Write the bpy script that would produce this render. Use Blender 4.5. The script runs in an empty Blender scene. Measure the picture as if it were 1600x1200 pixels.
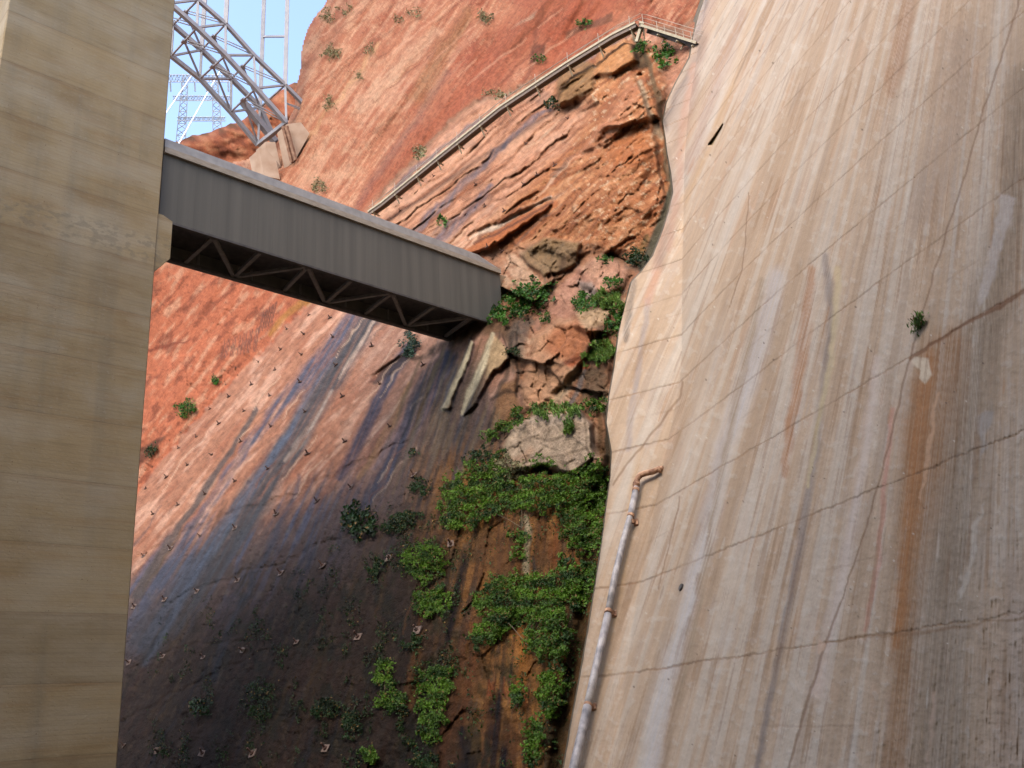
import bpy, bmesh, math, random
import numpy as np
from mathutils import Vector, Matrix
random.seed(7)
RNG = np.random.default_rng(11)

# ------------------------------------------------------------------ camera
FPX = 1450.0
def unit(v):
    v = np.array(v, float)
    return v/np.linalg.norm(v)
_up = unit([-260.0, 4100.0, FPX])
_fw = np.array([0, 0, 1.0])
_Y = unit(_fw-_up*(_fw@_up))
_X = np.cross(_Y, _up)
if _X[0] < 0: _X = -_X
RM = np.array([_X, _Y, _up])                       # world = RM @ (right, up, forward)
C = bpy.context.scene.collection
cam_d = bpy.data.cameras.new('camera')
cam = bpy.data.objects.new('camera', cam_d); C.objects.link(cam)
cam_d.sensor_width = 36.0; cam_d.lens = 36.0*FPX/1600.0
cam_d.clip_start = 0.2; cam_d.clip_end = 6000
cam.matrix_world = Matrix(((RM[0][0], RM[0][1], -RM[0][2], 0), (RM[1][0], RM[1][1], -RM[1][2], 0), (RM[2][0], RM[2][1], -RM[2][2], 0), (0, 0, 0, 1)))
sc = bpy.context.scene
sc.camera = cam
sc.view_settings.view_transform = 'Standard'; sc.view_settings.look = 'None'
sc.view_settings.exposure = 1.93; sc.view_settings.gamma = 1.0

# ------------------------------------------------------------------ world and sun
SUN = unit([-0.32, -0.56, 0.76])                   # towards the sun
w = bpy.data.worlds.new('World'); sc.world = w; w.use_nodes = True
nt = w.node_tree
bg = nt.nodes['Background']
sky = nt.nodes.new('ShaderNodeTexSky'); sky.sky_type = 'NISHITA'; sky.sun_disc = False
sky.sun_elevation = math.asin(SUN[2]); sky.sun_rotation = math.atan2(SUN[0], SUN[1])
sky.air_density = 1.0; sky.dust_density = 3.0; sky.ozone_density = 1.0
nt.links.new(sky.outputs[0], bg.inputs[0]); bg.inputs[1].default_value = 0.15
sl = bpy.data.lights.new('sun', 'SUN'); so = bpy.data.objects.new('sun', sl); C.objects.link(so)
sl.energy = 0.55; sl.angle = math.radians(48); sl.color = (1.0, 0.88, 0.72)
so.rotation_euler = Vector(SUN).to_track_quat('Z', 'Y').to_euler()

# ------------------------------------------------------------------ maths helpers
def ray(x, y): return RM@unit([x-800, 600-y, FPX])
def unproj(x, y, d):                               # image direction and forward depth -> world (arrays ok)
    x = np.asarray(x, float); y = np.asarray(y, float); d = np.asarray(d, float)
    cv = np.stack([(x-800)/FPX*d, (600-y)/FPX*d, d], -1)
    return cv@RM.T
def project(P):
    c = np.asarray(P, float)@RM
    return np.stack([800+FPX*c[..., 0]/c[..., 2], 600-FPX*c[..., 1]/c[..., 2], c[..., 2]], -1)
def onplane(x, y, P0, N):
    d = ray(x, y); return d*((P0@N)/(d@N))
def invplane(P0, N):                               # 1/depth is linear in image space: returns f(x, y)
    Nc = np.asarray(N)@RM; k = float(np.asarray(P0)@N)
    return lambda x, y: ((x-800)/FPX*Nc[0]+(600-y)/FPX*Nc[1]+Nc[2])/k
def lin(r, g=None, b=None):
    if g is None: r, g, b = r
    c = np.array([r, g, b], float)/255
    return np.where(c <= 0.04045, c/12.92, ((c+0.055)/1.055)**2.4)
def sstep(a, b, x):
    t = np.clip((x-a)/(b-a), 0, 1); return t*t*(3-2*t)
_perm = np.random.default_rng(3).permutation(4096)
_rnd = np.random.default_rng(4).random(4096)
def hsh(ix, iy, s=0):
    return _perm[(_perm[(ix+s*131) & 4095]+iy) & 4095]
def vnoise(x, y, s=0):                             # gradient noise about -1..1
    ix = np.floor(x).astype(np.int64); iy = np.floor(y).astype(np.int64)
    fx = x-ix; fy = y-iy
    ux = fx*fx*fx*(fx*(fx*6-15)+10); uy = fy*fy*fy*(fy*(fy*6-15)+10)
    def g(dx, dy):
        a = _rnd[hsh(ix+dx, iy+dy, s)]*2*np.pi
        return np.cos(a)*(fx-dx)+np.sin(a)*(fy-dy)
    a = g(0, 0); b = g(1, 0); c = g(0, 1); d = g(1, 1)
    return 1.5*((a*(1-ux)+b*ux)*(1-uy)+(c*(1-ux)+d*ux)*uy)
def fbm(x, y, o=4, s=0, gain=0.5):
    r = 0*x; a = 1.0; f = 1.0
    for i in range(o):
        r = r+a*vnoise(x*f, y*f, s+i*7); a *= gain; f *= 2.03
    return r
def facets(x, y, s=0, tilt=1.0, step=0.6):         # blocky rock: each cell its own tilted plane
    ix = np.floor(x).astype(np.int64); iy = np.floor(y).astype(np.int64)
    best = np.full(x.shape, 9.0); second = np.full(x.shape, 9.0); val = 0*x
    for dx in (-1, 0, 1):
        for dy in (-1, 0, 1):
            h = hsh(ix+dx, iy+dy, s)
            cx = ix+dx+0.15+0.7*_rnd[h]; cy = iy+dy+0.15+0.7*_rnd[(h+77) & 4095]
            d = (x-cx)**2+(y-cy)**2
            v = (_rnd[(h+301) & 4095]-0.5)*2*step+(x-cx)*(_rnd[(h+501) & 4095]-0.5)*2*tilt+(y-cy)*(_rnd[(h+901) & 4095]-0.5)*2*tilt
            m = d < best
            second = np.where(m, best, np.minimum(second, d)); val = np.where(m, v, val); best = np.where(m, d, best)
    return val, np.sqrt(second)-np.sqrt(best)      # value, distance-to-crack like measure
def interp(tab, y):
    t = np.array(tab, float); return np.interp(y, t[:, 0], t[:, 1])

class Paint:
    """colours (and relief) at the vertices of a surface, placed by features that lie on that surface"""
    def __init__(s, x, y, col):
        s.x = x.ravel(); s.y = y.ravel(); s.c = np.tile(np.array(col, float), (s.x.size, 1))
        s.wx = 6*fbm(s.x/40, s.y/40, 3, 91); s.wy = 6*fbm(s.x/40, s.y/40, 3, 55)
    def blend(s, idx, a, col):
        a = a[:, None]; s.c[idx] = s.c[idx]*(1-a)+np.asarray(col)*a
    def dist(s, pts, pad, warp):
        p = np.array([q[:2] for q in pts], float)
        idx = np.where((s.x > p[:, 0].min()-pad) & (s.x < p[:, 0].max()+pad) & (s.y > p[:, 1].min()-pad) & (s.y < p[:, 1].max()+pad))[0]
        return p, idx, s.x[idx]+s.wx[idx]*warp, s.y[idx]+s.wy[idx]*warp
    def stroke_a(s, pts, soft=0.5, warp=0.3, wid=None):
        """pts: (x, y, half width). returns idx, alpha"""
        mw = max(q[2] for q in pts)
        p, idx, X, Y = s.dist(pts, mw*1.6+8, warp)
        best = np.full(X.shape, 9.0)
        for i in range(len(pts)-1):
            a = p[i]; b = p[i+1]; d = b-a; L = d@d
            t = np.clip(((X-a[0])*d[0]+(Y-a[1])*d[1])/L, 0, 1)
            ww = pts[i][2]*(1-t)+pts[i+1][2]*t
            r = np.hypot(X-a[0]-t*d[0], Y-a[1]-t*d[1])/np.maximum(ww, 0.3)
            best = np.minimum(best, r)
        return idx, 1-sstep(1-soft, 1+soft, best)
    def stroke(s, pts, col, al=1.0, soft=0.5, warp=0.3, grain=0.0):
        idx, a = s.stroke_a(pts, soft, warp)
        if grain: a = a*np.clip(1+grain*s.gr[idx], 0, 1.4)
        s.blend(idx, np.clip(a*al, 0, 1), col)
    def poly_a(s, pts, feather=4, warp=0.3):
        p, idx, X, Y = s.dist(pts, feather+6, warp)
        inside = np.zeros(X.shape, bool); best = np.full(X.shape, 1e9)
        n = len(p)
        for i in range(n):
            a = p[i]; b = p[(i+1) % n]; d = b-a
            t = np.clip(((X-a[0])*d[0]+(Y-a[1])*d[1])/(d@d), 0, 1)
            best = np.minimum(best, np.hypot(X-a[0]-t*d[0], Y-a[1]-t*d[1]))
            c = ((a[1] > Y) != (b[1] > Y)) & (X < (b[0]-a[0])*(Y-a[1])/(b[1]-a[1]+1e-9)+a[0])
            inside ^= c
        sd = np.where(inside, best, -best)
        return idx, sstep(-feather, feather, sd)
    def poly(s, pts, col, al=1.0, feather=4, warp=0.3, grain=0.0):
        idx, a = s.poly_a(pts, feather, warp)
        if grain: a = a*np.clip(1+grain*s.gr[idx], 0, 1.4)
        s.blend(idx, np.clip(a*al, 0, 1), col)

# ------------------------------------------------------------------ materials
def new_mat(name):
    m = bpy.data.materials.new(name); m.use_nodes = True
    n = m.node_tree.nodes; return m, n, m.node_tree.links, n['Principled BSDF']
def noise_mat(name, c1, c2, scale=3.0, rough=0.8, bump=0.3, bscale=20.0, metal=0.0, stretch=(1, 1, 1), detail=8.0, dist=0.05):
    m, n, l, b = new_mat(name)
    tc = n.new('ShaderNodeTexCoord'); mp = n.new('ShaderNodeMapping'); mp.inputs['Scale'].default_value = stretch
    l.new(tc.outputs['Object'], mp.inputs[0])
    t = n.new('ShaderNodeTexNoise'); t.inputs['Scale'].default_value = scale; t.inputs['Detail'].default_value = detail
    l.new(mp.outputs[0], t.inputs['Vector'])
    r = n.new('ShaderNodeValToRGB'); r.color_ramp.elements[0].position = 0.32; r.color_ramp.elements[1].position = 0.68
    r.color_ramp.elements[0].color = (*c1, 1); r.color_ramp.elements[1].color = (*c2, 1)
    l.new(t.outputs[0], r.inputs[0]); l.new(r.outputs[0], b.inputs['Base Color'])
    t2 = n.new('ShaderNodeTexNoise'); t2.inputs['Scale'].default_value = bscale; t2.inputs['Detail'].default_value = 6
    l.new(mp.outputs[0], t2.inputs['Vector'])
    bp = n.new('ShaderNodeBump'); bp.inputs['Strength'].default_value = bump; bp.inputs['Distance'].default_value = dist
    l.new(t2.outputs[0], bp.inputs['Height']); l.new(bp.outputs[0], b.inputs['Normal'])
    b.inputs['Roughness'].default_value = rough; b.inputs['Metallic'].default_value = metal
    return m
def attr_mat(name, rough=0.9, amp=0.35, s1=1.2, s2=9.0, bump=0.4, bdist=0.06, uvstretch=None, spec=0.3, wet=False):
    """vertex colour x fine procedural mottling, with bump"""
    m, n, l, b = new_mat(name)
    at = n.new('ShaderNodeVertexColor'); at.layer_name = 'Col'
    if uvstretch:
        tc = n.new('ShaderNodeUVMap'); tc.uv_map = 'UV'; mp = n.new('ShaderNodeMapping'); mp.inputs['Scale'].default_value = uvstretch
        l.new(tc.outputs[0], mp.inputs[0]); vec = mp.outputs[0]
    else:
        tc = n.new('ShaderNodeTexCoord'); vec = tc.outputs['Object']
    def noise(s, d, v):
        t = n.new('ShaderNodeTexNoise'); t.inputs['Scale'].default_value = s; t.inputs['Detail'].default_value = d; t.inputs['Roughness'].default_value = 0.6
        l.new(v, t.inputs['Vector']); return t
    tcO = n.new('ShaderNodeTexCoord')
    n1 = noise(s1, 8, vec); n2 = noise(s2, 8, tcO.outputs['Object'])
    def rng(src, lo, hi, a=0.3, bb=0.7):
        r = n.new('ShaderNodeMapRange'); r.inputs[1].default_value = a; r.inputs[2].default_value = bb
        r.inputs[3].default_value = lo; r.inputs[4].default_value = hi; l.new(src.outputs[0], r.inputs[0]); return r
    r1 = rng(n1, 1-amp, 1+amp); r2 = rng(n2, 1-amp*0.7, 1+amp*0.7)
    mu = n.new('ShaderNodeMath'); mu.operation = 'MULTIPLY'; l.new(r1.outputs[0], mu.inputs[0]); l.new(r2.outputs[0], mu.inputs[1])
    vm = n.new('ShaderNodeVectorMath'); vm.operation = 'SCALE'; l.new(at.outputs['Color'], vm.inputs[0]); l.new(mu.outputs[0], vm.inputs['Scale'])
    l.new(vm.outputs[0], b.inputs['Base Color'])
    ad = n.new('ShaderNodeMath'); ad.operation = 'ADD'; l.new(n1.outputs[0], ad.inputs[0]); l.new(n2.outputs[0], ad.inputs[1])
    bp = n.new('ShaderNodeBump'); bp.inputs['Strength'].default_value = bump; bp.inputs['Distance'].default_value = bdist
    l.new(ad.outputs[0], bp.inputs['Height']); l.new(bp.outputs[0], b.inputs['Normal'])
    if wet:
        r = n.new('ShaderNodeMapRange'); r.inputs[1].default_value = 0; r.inputs[2].default_value = 1; r.inputs[3].default_value = rough; r.inputs[4].default_value = 0.42
        l.new(at.outputs['Alpha'], r.inputs[0]); l.new(r.outputs[0], b.inputs['Roughness'])
    else: b.inputs['Roughness'].default_value = rough
    b.inputs['Specular IOR Level'].default_value = spec
    return m

# ------------------------------------------------------------------ object helpers
def link(name, me, mat=None, parent=None, smooth=False):
    o = bpy.data.objects.new(name, me); C.objects.link(o)
    if mat: me.materials.append(mat)
    if parent: o.parent = parent
    if smooth: me.polygons.foreach_set('use_smooth', [True]*len(me.polygons))
    return o
def tag(o, label=None, cat=None, group=None, kind=None):
    if label: o['label'] = label
    if cat: o['category'] = cat
    if group: o['group'] = group
    if kind: o['kind'] = kind
    return o
def empty(name, loc, label, cat, group=None):
    o = bpy.data.objects.new(name, None); C.objects.link(o); o.location = loc; o.empty_display_size = 0.3
    return tag(o, label, cat, group)
class MB:
    """collects beams, boxes, tubes in world space; build() makes one mesh, relative to its parent"""
    def __init__(s): s.v = []; s.f = []
    def add(s, vs, fs):
        k = len(s.v); s.v += [tuple(map(float, v)) for v in vs]; s.f += [tuple(i+k for i in f) for f in fs]
    def hexa(s, c):                                # 8 corners: bottom 4, top 4
        s.add(c, [(0, 3, 2, 1), (4, 5, 6, 7), (0, 1, 5, 4), (1, 2, 6, 5), (2, 3, 7, 6), (3, 0, 4, 7)])
    def beam(s, a, b, w_, h_, up=(0, 0, 1)):
        a = np.array(a, float); b = np.array(b, float); d = unit(b-a); u = np.array(up, float)
        if abs(d@unit(u)) > 0.98: u = np.array([1.0, 0.2, 0])
        sx = unit(np.cross(d, u)); sy = np.cross(sx, d)
        q = [(-1, -1), (1, -1), (1, 1), (-1, 1)]
        s.hexa([a+sx*i*w_/2+sy*j*h_/2 for i, j in q]+[b+sx*i*w_/2+sy*j*h_/2 for i, j in q])
    def box(s, o, ax, ay, az):                     # origin and three edge vectors
        o, ax, ay, az = [np.array(t, float) for t in (o, ax, ay, az)]
        s.hexa([o, o+ax, o+ax+ay, o+ay, o+az, o+ax+az, o+ax+ay+az, o+ay+az])
    def tube(s, pts, r, n=10, caps=True):
        pts = [np.array(p, float) for p in pts]; k = len(s.v); m = len(pts)
        rr = r if isinstance(r, (list, tuple)) else [r]*m
        u = None
        for i, p in enumerate(pts):
            d = unit(pts[min(i+1, m-1)]-pts[max(i-1, 0)])
            if u is None: u = unit(np.cross(d, [0.3, 0.2, 1.0]) if abs(d[2]) < 0.9 else np.cross(d, [1, 0.1, 0]))
            else: u = unit(u-d*(u@d))
            v = np.cross(d, u)
            for j in range(n):
                a = 2*math.pi*j/n; s.v.append(tuple(p+(u*math.cos(a)+v*math.sin(a))*rr[i]))
        for i in range(m-1):
            for j in range(n):
                s.f.append((k+i*n+j, k+i*n+(j+1) % n, k+(i+1)*n+(j+1) % n, k+(i+1)*n+j))
        if caps:
            s.f.append(tuple(k+j for j in range(n))[::-1]); s.f.append(tuple(k+(m-1)*n+j for j in range(n)))
    def build(s, name, mat, parent=None, smooth=False, bevel=0):
        me = bpy.data.meshes.new(name)
        off = np.array(parent.matrix_basis.translation) if parent else np.zeros(3)
        if parent and parent.parent: off = off+np.array(parent.parent.matrix_basis.translation)
        me.from_pydata([tuple(np.array(v)-off) for v in s.v], [], s.f); me.update()
        bm = bmesh.new(); bm.from_mesh(me); bmesh.ops.recalc_face_normals(bm, faces=bm.faces)
        if bevel: bmesh.ops.bevel(bm, geom=bm.edges[:], offset=bevel, segments=1, affect='EDGES')
        bm.to_mesh(me); bm.free()
        return link(name, me, mat, parent, smooth)
def sheet(name, V, cols, mat, mask=None, uv=None, smooth=True, parent=None, alpha=None):
    """V (rows, cols, 3) world; cols (rows*cols, 3)"""
    nr, nc = V.shape[:2]
    i = np.arange(nr*nc).reshape(nr, nc)
    q = np.stack([i[:-1, :-1], i[1:, :-1], i[1:, 1:], i[:-1, 1:]], -1).reshape(-1, 4)
    if mask is not None:
        m = mask.ravel(); q = q[m[q].all(1)]
    used = np.zeros(nr*nc, bool); used[q.ravel()] = True
    remap = np.cumsum(used)-1; q = remap[q]; vv = V.reshape(-1, 3)[used]
    me = bpy.data.meshes.new(name)
    me.vertices.add(len(vv)); me.vertices.foreach_set('co', vv.astype(np.float32).ravel())
    me.loops.add(q.size); me.loops.foreach_set('vertex_index', q.astype(np.int32).ravel())
    me.polygons.add(len(q)); me.polygons.foreach_set('loop_start', (np.arange(len(q))*4).astype(np.int32))
    me.polygons.foreach_set('loop_total', np.full(len(q), 4, np.int32))
    me.update(calc_edges=True); me.validate()
    if cols is not None:
        a = me.color_attributes.new('Col', 'FLOAT_COLOR', 'POINT')
        al = np.zeros(len(vv)) if alpha is None else alpha.ravel()[used]
        a.data.foreach_set('color', np.concatenate([np.clip(cols[used], 0.004, 0.95), al[:, None]], 1).astype(np.float32).ravel())
    if uv is not None:
        u = me.uv_layers.new(name='UV'); u.data.foreach_set('uv', uv.reshape(-1, 2)[used][q.ravel()].astype(np.float32).ravel())
    o = link(name, me, mat, parent); me.polygons.foreach_set('use_smooth', np.full(len(q), smooth))
    return o

# ------------------------------------------------------------------ the frame of the place
SCL = 1.5
E = unit([.714, .70, 0]); NB = unit([-E[1], E[0], 0]); ZV = np.array([0, 0, 1.0])   # along the footbridge, away from us, up
P0 = ray(256, 235.6)*36*SCL                        # corner of the footbridge at the tower
def onb(x, y): return onplane(x, y, P0, NB)
N3 = unit(np.cross(ray(-950, 1210), ray(1050, -500)))
Q3 = onb(740, 530)*1.03
inv3 = invplane(Q3, N3)
N1 = unit(np.cross(ray(427, 1137), ray(960, 70)))
A1 = onplane(1000, 800, Q3, N3)*0.93
inv1 = invplane(A1, N1)
# dam: bend line and left edge as functions of image row
BEND = [(-700, 1190), (-300, 1150), (-40, 1108), (70, 1092), (200, 1071), (400, 1066), (600, 1065), (640, 1056), (690, 1042), (797, 1022), (960, 990), (1200, 960), (1700, 900)]
BDEP = [(-700, 190), (-300, 135), (-40, 94), (70, 80), (200, 65), (300, 56), (400, 48.5), (500, 43.4), (600, 39.19)]
EDGE = [(-700, 1190), (-300, 1150), (-60, 1108), (0, 1100), (30, 1090), (60, 1083), (90, 1078), (130, 1056), (160, 1042), (190, 1036), (215, 1040), (240, 1043), (270, 1049), (300, 1052), (330, 1045), (360, 1036),
        (400, 1020), (425, 1002), (440, 987), (455, 983), (490, 974), (520, 967), (575, 960), (620, 952), (660, 948), (705, 956), (745, 954), (790, 948), (860, 939), (910, 931), (980, 920), (1060, 906), (1140, 891), (1200, 881), (1350, 860), (1700, 820)]
def bend_x(y):
    return sum(interp(BEND, y+k) for k in (-60, -40, -20, 0, 20, 40, 60))/7
def bend_depth(y):
    yy = np.asarray(y, float); r = 0
    for k in (-90, -60, -30, 0, 30, 60, 90):
        y2 = yy+k; r = r+np.where(y2 < 600, 1/interp(BDEP, y2), inv1(interp(BEND, y2), y2))/7
    return 1/r
_h2 = unit(np.array([-.834, .552, 0.0]))@RM
def dam_depth(x, y):
    x = np.asarray(x, float); y = np.asarray(y, float)
    bx = bend_x(y)
    corr = 1/bend_depth(y)-inv1(bx, y)
    xr = np.maximum(x, bx)
    main = 1/np.maximum(inv1(xr, y)+corr*np.exp(-((xr-bx)/330)**1.5), 0.002)
    yy = y.copy()
    for _ in range(3):
        sl_ = (1240-y)/(-1480-x); yy = y+sl_*(bend_x(yy)-x)
    bz = bend_depth(yy); bxx = (bend_x(yy)-800)/FPX*bz; xn = (x-800)/FPX
    t = (xn*bz-bxx)/(_h2[0]-xn*_h2[2])
    fac = bz+t*_h2[2]
    return np.where(x < bx, fac, main)
def edge_x(y): return interp(EDGE, y)
# upper cliff behind: its plane meets the arch footing
A_ARCH = ray(396, 86); A_ARCH = A_ARCH*200/A_ARCH[1]
FOOT = onplane(455, 205, A_ARCH, NB)
N2 = unit(np.cross(ray(-950, 1210), ray(1000, -1600)))
inv2 = invplane(FOOT, N2)
TOP = [(-400, 1420), (-250, 1260), (0, 1010), (120, 880), (205, 787), (250, 724), (330, 632), (400, 560), (450, 507), (500, 462), (540, 400), (570, 338), (600, 297), (650, 247), (700, 192), (745, 158), (790, 147), (850, 119), (915, 82), (980, 46), (1010, 41), (1060, 47), (1100, 20), (1200, -60), (1500, -300)]
def cliff_region(x, y):                            # >0 on the excavated face, <0 on the upper cliff (pixels from the brow)
    return y-interp(TOP, x)
# ------------------------------------------------------------------ cliff terrain
def grid1(lo, a, b, hi, st, cs):
    return np.concatenate([np.arange(lo, a, cs), np.arange(a, b, st), np.arange(b, hi+cs, cs)])
SKYP = [(620, -260), (575, -150), (530, -60), (512, -5), (505, 10), (492, 24), (481, 42), (474, 62), (470, 80), (466, 96), (469, 106), (463, 132), (458, 170), (440, 205), (415, 235), (380, 250), (300, 262), (200, 270), (100, 290), (-600, 300)]
def polymask(pts, X, Y, feather=10, warp=1.0):
    p = Paint.__new__(Paint); p.x = X.ravel(); p.y = Y.ravel(); p.wx = WX; p.wy = WY
    idx, a = p.poly_a(pts, feather, warp); r = np.zeros(X.size); r[idx] = a; return r.reshape(X.shape)
def dline(pts, X, Y):                              # signed-ish distance below a polyline y(x)
    t = np.array(pts, float); return Y-np.interp(X, t[:, 0], t[:, 1])
gx = grid1(-520, 176, 1118, 1330, 1.9, 9); gy = grid1(-330, -6, 1206, 1500, 1.9, 9)
X, Y = np.meshgrid(gx, gy)
WX = (6*fbm(X/40, Y/40, 3, 91)).ravel(); WY = (6*fbm(X/40, Y/40, 3, 55)).ravel()
# stretched coordinates: u across the fall lines, v down them; b across the bedding, t along it
ang = np.arctan2(X-930, Y+150+1e-6); rad = np.hypot(X-930, Y+150)
U = ang*900; V_ = rad
bed = (Y*0.80+X*0.60); tb = (X*0.80-Y*0.60)
edge = edge_x(Y)
# --- excavated face
d1 = 1/np.maximum(inv3(X, Y), 1/260)
ce = interp(EDGE, Y); base_e = 1/np.maximum(inv3(ce, Y), 1/260)
de = dam_depth(ce[:, :1], Y[:, :1])
corr = (de+1.2-base_e)
d1 = d1+corr*np.exp(-(np.maximum(ce-X, 0)/170)**2)+np.maximum(X-ce, 0)*0.06
SPUR = [(990, 52), (1025, 75), (1040, 140), (1042, 200), (1052, 285), (1035, 350), (1005, 405), (960, 400), (900, 400), (850, 400), (790, 395), (730, 385), (770, 340), (830, 280), (880, 235), (930, 170), (900, 150), (865, 165), (870, 120), (930, 85), (975, 58)]
BEDS = [(560, 345), (650, 255), (745, 165), (860, 118), (930, 95), (940, 165), (880, 240), (820, 300), (740, 380), (690, 420), (560, 380)]
BLOCK = [(760, 395), (860, 380), (960, 395), (1010, 405), (985, 450), (970, 520), (958, 600), (955, 700), (940, 735), (860, 740), (790, 725), (795, 670), (815, 630), (800, 580), (790, 500), (780, 480), (770, 430)]
LOWR = [(640, 700), (760, 690), (950, 720), (940, 900), (900, 1200), (860, 1520), (500, 1520), (560, 1200), (640, 1000), (610, 850)]
m_spur = polymask(SPUR, X, Y, 14); m_beds = polymask(BEDS, X, Y, 14); m_block = polymask(BLOCK, X, Y, 12); m_low = polymask(LOWR, X, Y, 40)
sm = np.clip(1-m_spur-m_beds-m_block-m_low, 0, 1)
rel = 0.16*fbm(U/60, V_/150, 4, 21)+0.07*fbm(X/12, Y/9, 3, 29)+0.10*fbm(U/9, V_/90, 2, 30)
rel = rel*(0.6+0.4*sm)
# bedding ledges: saw-tooth beds following the dip
wob = 20*fbm(tb/260, bed/90, 2, 31)+4*fbm(tb/40, bed/30, 3, 32)
ph = (bed+wob)/26.0; fr = ph-np.floor(ph); kk = np.floor(ph).astype(int)
ampb = 0.4+0.9*_rnd[(kk*37) & 4095]
saw = (fr**0.8)*(1-sstep(0.86, 1.0, fr))*ampb
ph2 = (bed+wob*1.3)/9.0; fr2 = ph2-np.floor(ph2)
saw2 = fr2*(1-sstep(0.75, 1.0, fr2))
fade = np.clip(0.55+0.9*fbm(tb/90, bed/30, 2, 34), 0.05, 1.2)
rel = rel+m_beds*(0.8*saw*fade+0.22*saw2*np.clip(1.1-fade, 0.2, 1)+0.55*fbm(tb/110, bed/16, 4, 33))
# spur: a bulging nose of cracked layered rock
rx = interp([(0, 985), (60, 985), (150, 985), (250, 975), (330, 950), (420, 905)], Y)
bul = np.exp(-((X-rx)/np.where(X < rx, 95, 60))**2)*sstep(430, 300, Y)*sstep(30, 120, Y)
fv, fc = facets((tb+10*fbm(X/50, Y/50, 2, 3))/58, (bed+8*fbm(X/30, Y/30, 2, 4))/24, 5, 1.6, 0.9)
fv2, fc2 = facets(tb/20+0.4*fbm(X/20, Y/20, 2, 5), bed/10, 6, 1.4, 0.8)
bv3_, _ = facets(tb/9, bed/5, 17, 1.4, 0.8)
rel = rel+m_spur*(4.5*bul+0.24*fv+0.10*fv2+0.05*bv3_-0.05*(1-sstep(0, 0.16, fc))+0.4*saw*fade+0.12*saw2+0.55*fbm(tb/150, bed/34, 3, 36)+0.22*fbm(tb/26, bed/10, 4, 35))
# jumbled blocks beside the dam
bv, bc = facets((X*0.8+Y*0.3)/80+0.07*fbm(X/30, Y/30, 2, 8), (Y*0.9-X*0.45)/66+0.07*fbm(X/30, Y/30, 2, 9), 12, 2.4, 0.7)
bv2, bc2 = facets((X*0.9+Y*0.45)/22+0.1*fbm(X/25, Y/25, 2, 10), (Y*0.9-X*0.45)/30, 14, 1.8, 0.7)
bv3, bc3 = facets((X*0.7-Y*0.6)/11, (Y*0.8+X*0.5)/14, 16, 1.6, 0.7)
m_bould = polymask([(785, 700), (800, 668), (845, 645), (905, 640), (922, 660), (930, 715), (900, 742), (850, 728), (800, 735)], X, Y, 5, .4)
rel = rel+m_block*(1-0.7*m_bould)*(1.05*bv+0.34*bv2+0.12*bv3-0.16*(1-sstep(0, 0.07, bc))-0.07*(1-sstep(0, 0.08, bc2))+0.3*fbm((X+Y*0.4)/60, (Y-X*0.5)/80, 3, 38)+0.09*fbm(X/9, Y/8, 4, 37))
lf, lc = facets(U/40, V_/70, 18, 1.6, 0.6)
rough = sstep(-0.1, 0.5, fbm(X/70, Y/70, 3, 44))*sstep(760, 860, Y)
rel = rel+rough*(0.10*fbm(X/10, Y/12, 4, 45)+0.08*lf)
rel = rel+m_low*(0.8*fbm(U/60, V_/160, 4, 41)+0.22*lf+0.16*fbm(X/16, Y/18, 4, 42)+0.10*fbm(U/10, V_/80, 2, 43))
P1 = Paint(X, Y, (0, 0, 0)); P1.wx = WX; P1.wy = WY
lk0 = np.abs(fbm((X+Y*0.9)/70, (Y-X*0.35)/24, 4, 153)); rel = rel-0.12*(1-sstep(0.0, 0.06, lk0))*sstep(760, 860, Y+0.3*(X-300))*sm
REL = rel.ravel()
def lump(pts, h, feather=8, dx=0.0, dy=0.0, warp=0.5):
    """raise a block with the given outline by h metres, its face tilted"""
    idx, a = P1.poly_a(pts, feather, warp)
    p = np.array(pts, float).mean(0)
    REL[idx] += a*(h+dx*(P1.x[idx]-p[0])+dy*(P1.y[idx]-p[1]))
def groove(pts, h, soft=0.6, warp=0.5):
    idx, a = P1.stroke_a(pts, soft, warp); REL[idx] -= a*h
# named shapes of the abutment rock
lump([(785, 700), (800, 668), (845, 645), (905, 640), (922, 660), (930, 715), (900, 742), (850, 728), (800, 735)], 2.2, 5, 0.006, -0.014)
lump([(825, 575), (835, 525), (870, 500), (905, 500), (935, 515), (930, 540), (900, 575), (880, 600), (840, 640), (820, 640), (815, 600)], 1.8, 6, -0.006, -0.018)
lump([(905, 420), (925, 402), (960, 405), (985, 420), (975, 450), (940, 462), (910, 450)], 1.6, 8, 0, -0.01)
lump([(900, 490), (930, 480), (955, 488), (950, 520), (915, 520), (895, 505)], 1.3, 5)
lump([(812, 395), (850, 372), (905, 380), (900, 412), (870, 425), (850, 432), (822, 415)], 1.6, 4, -0.01, -0.014)
lump([(745, 590), (768, 520), (785, 522), (795, 560), (770, 580), (745, 630), (725, 650)], 1.2, 3, 0.012, 0)
lump([(690, 640), (718, 575), (735, 530), (742, 535), (722, 590), (700, 640)], 0.9, 2.5)
lump([(765, 640), (785, 595), (805, 585), (810, 640), (790, 660), (765, 680)], 1.0, 5, -0.02, -0.01)
lump([(872, 110), (910, 88), (935, 95), (925, 140), (895, 160), (872, 165)], 2.5, 6, -0.03, -0.02)
lump([(935, 82), (975, 60), (990, 70), (995, 95), (960, 115), (932, 118)], 3.0, 5, 0.02, -0.03)
lump([(880, 240), (950, 165), (985, 115), (1010, 125), (1030, 180), (1000, 190), (950, 200), (905, 250)], 2.0, 6, 0.01, -0.02)
lump([(905, 240), (940, 195), (985, 190), (960, 215), (925, 232)], 1.2, 3, 0, -0.03)
lump([(720, 385), (760, 372), (860, 318), (850, 330), (765, 388), (725, 400)], 1.8, 3)
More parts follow.
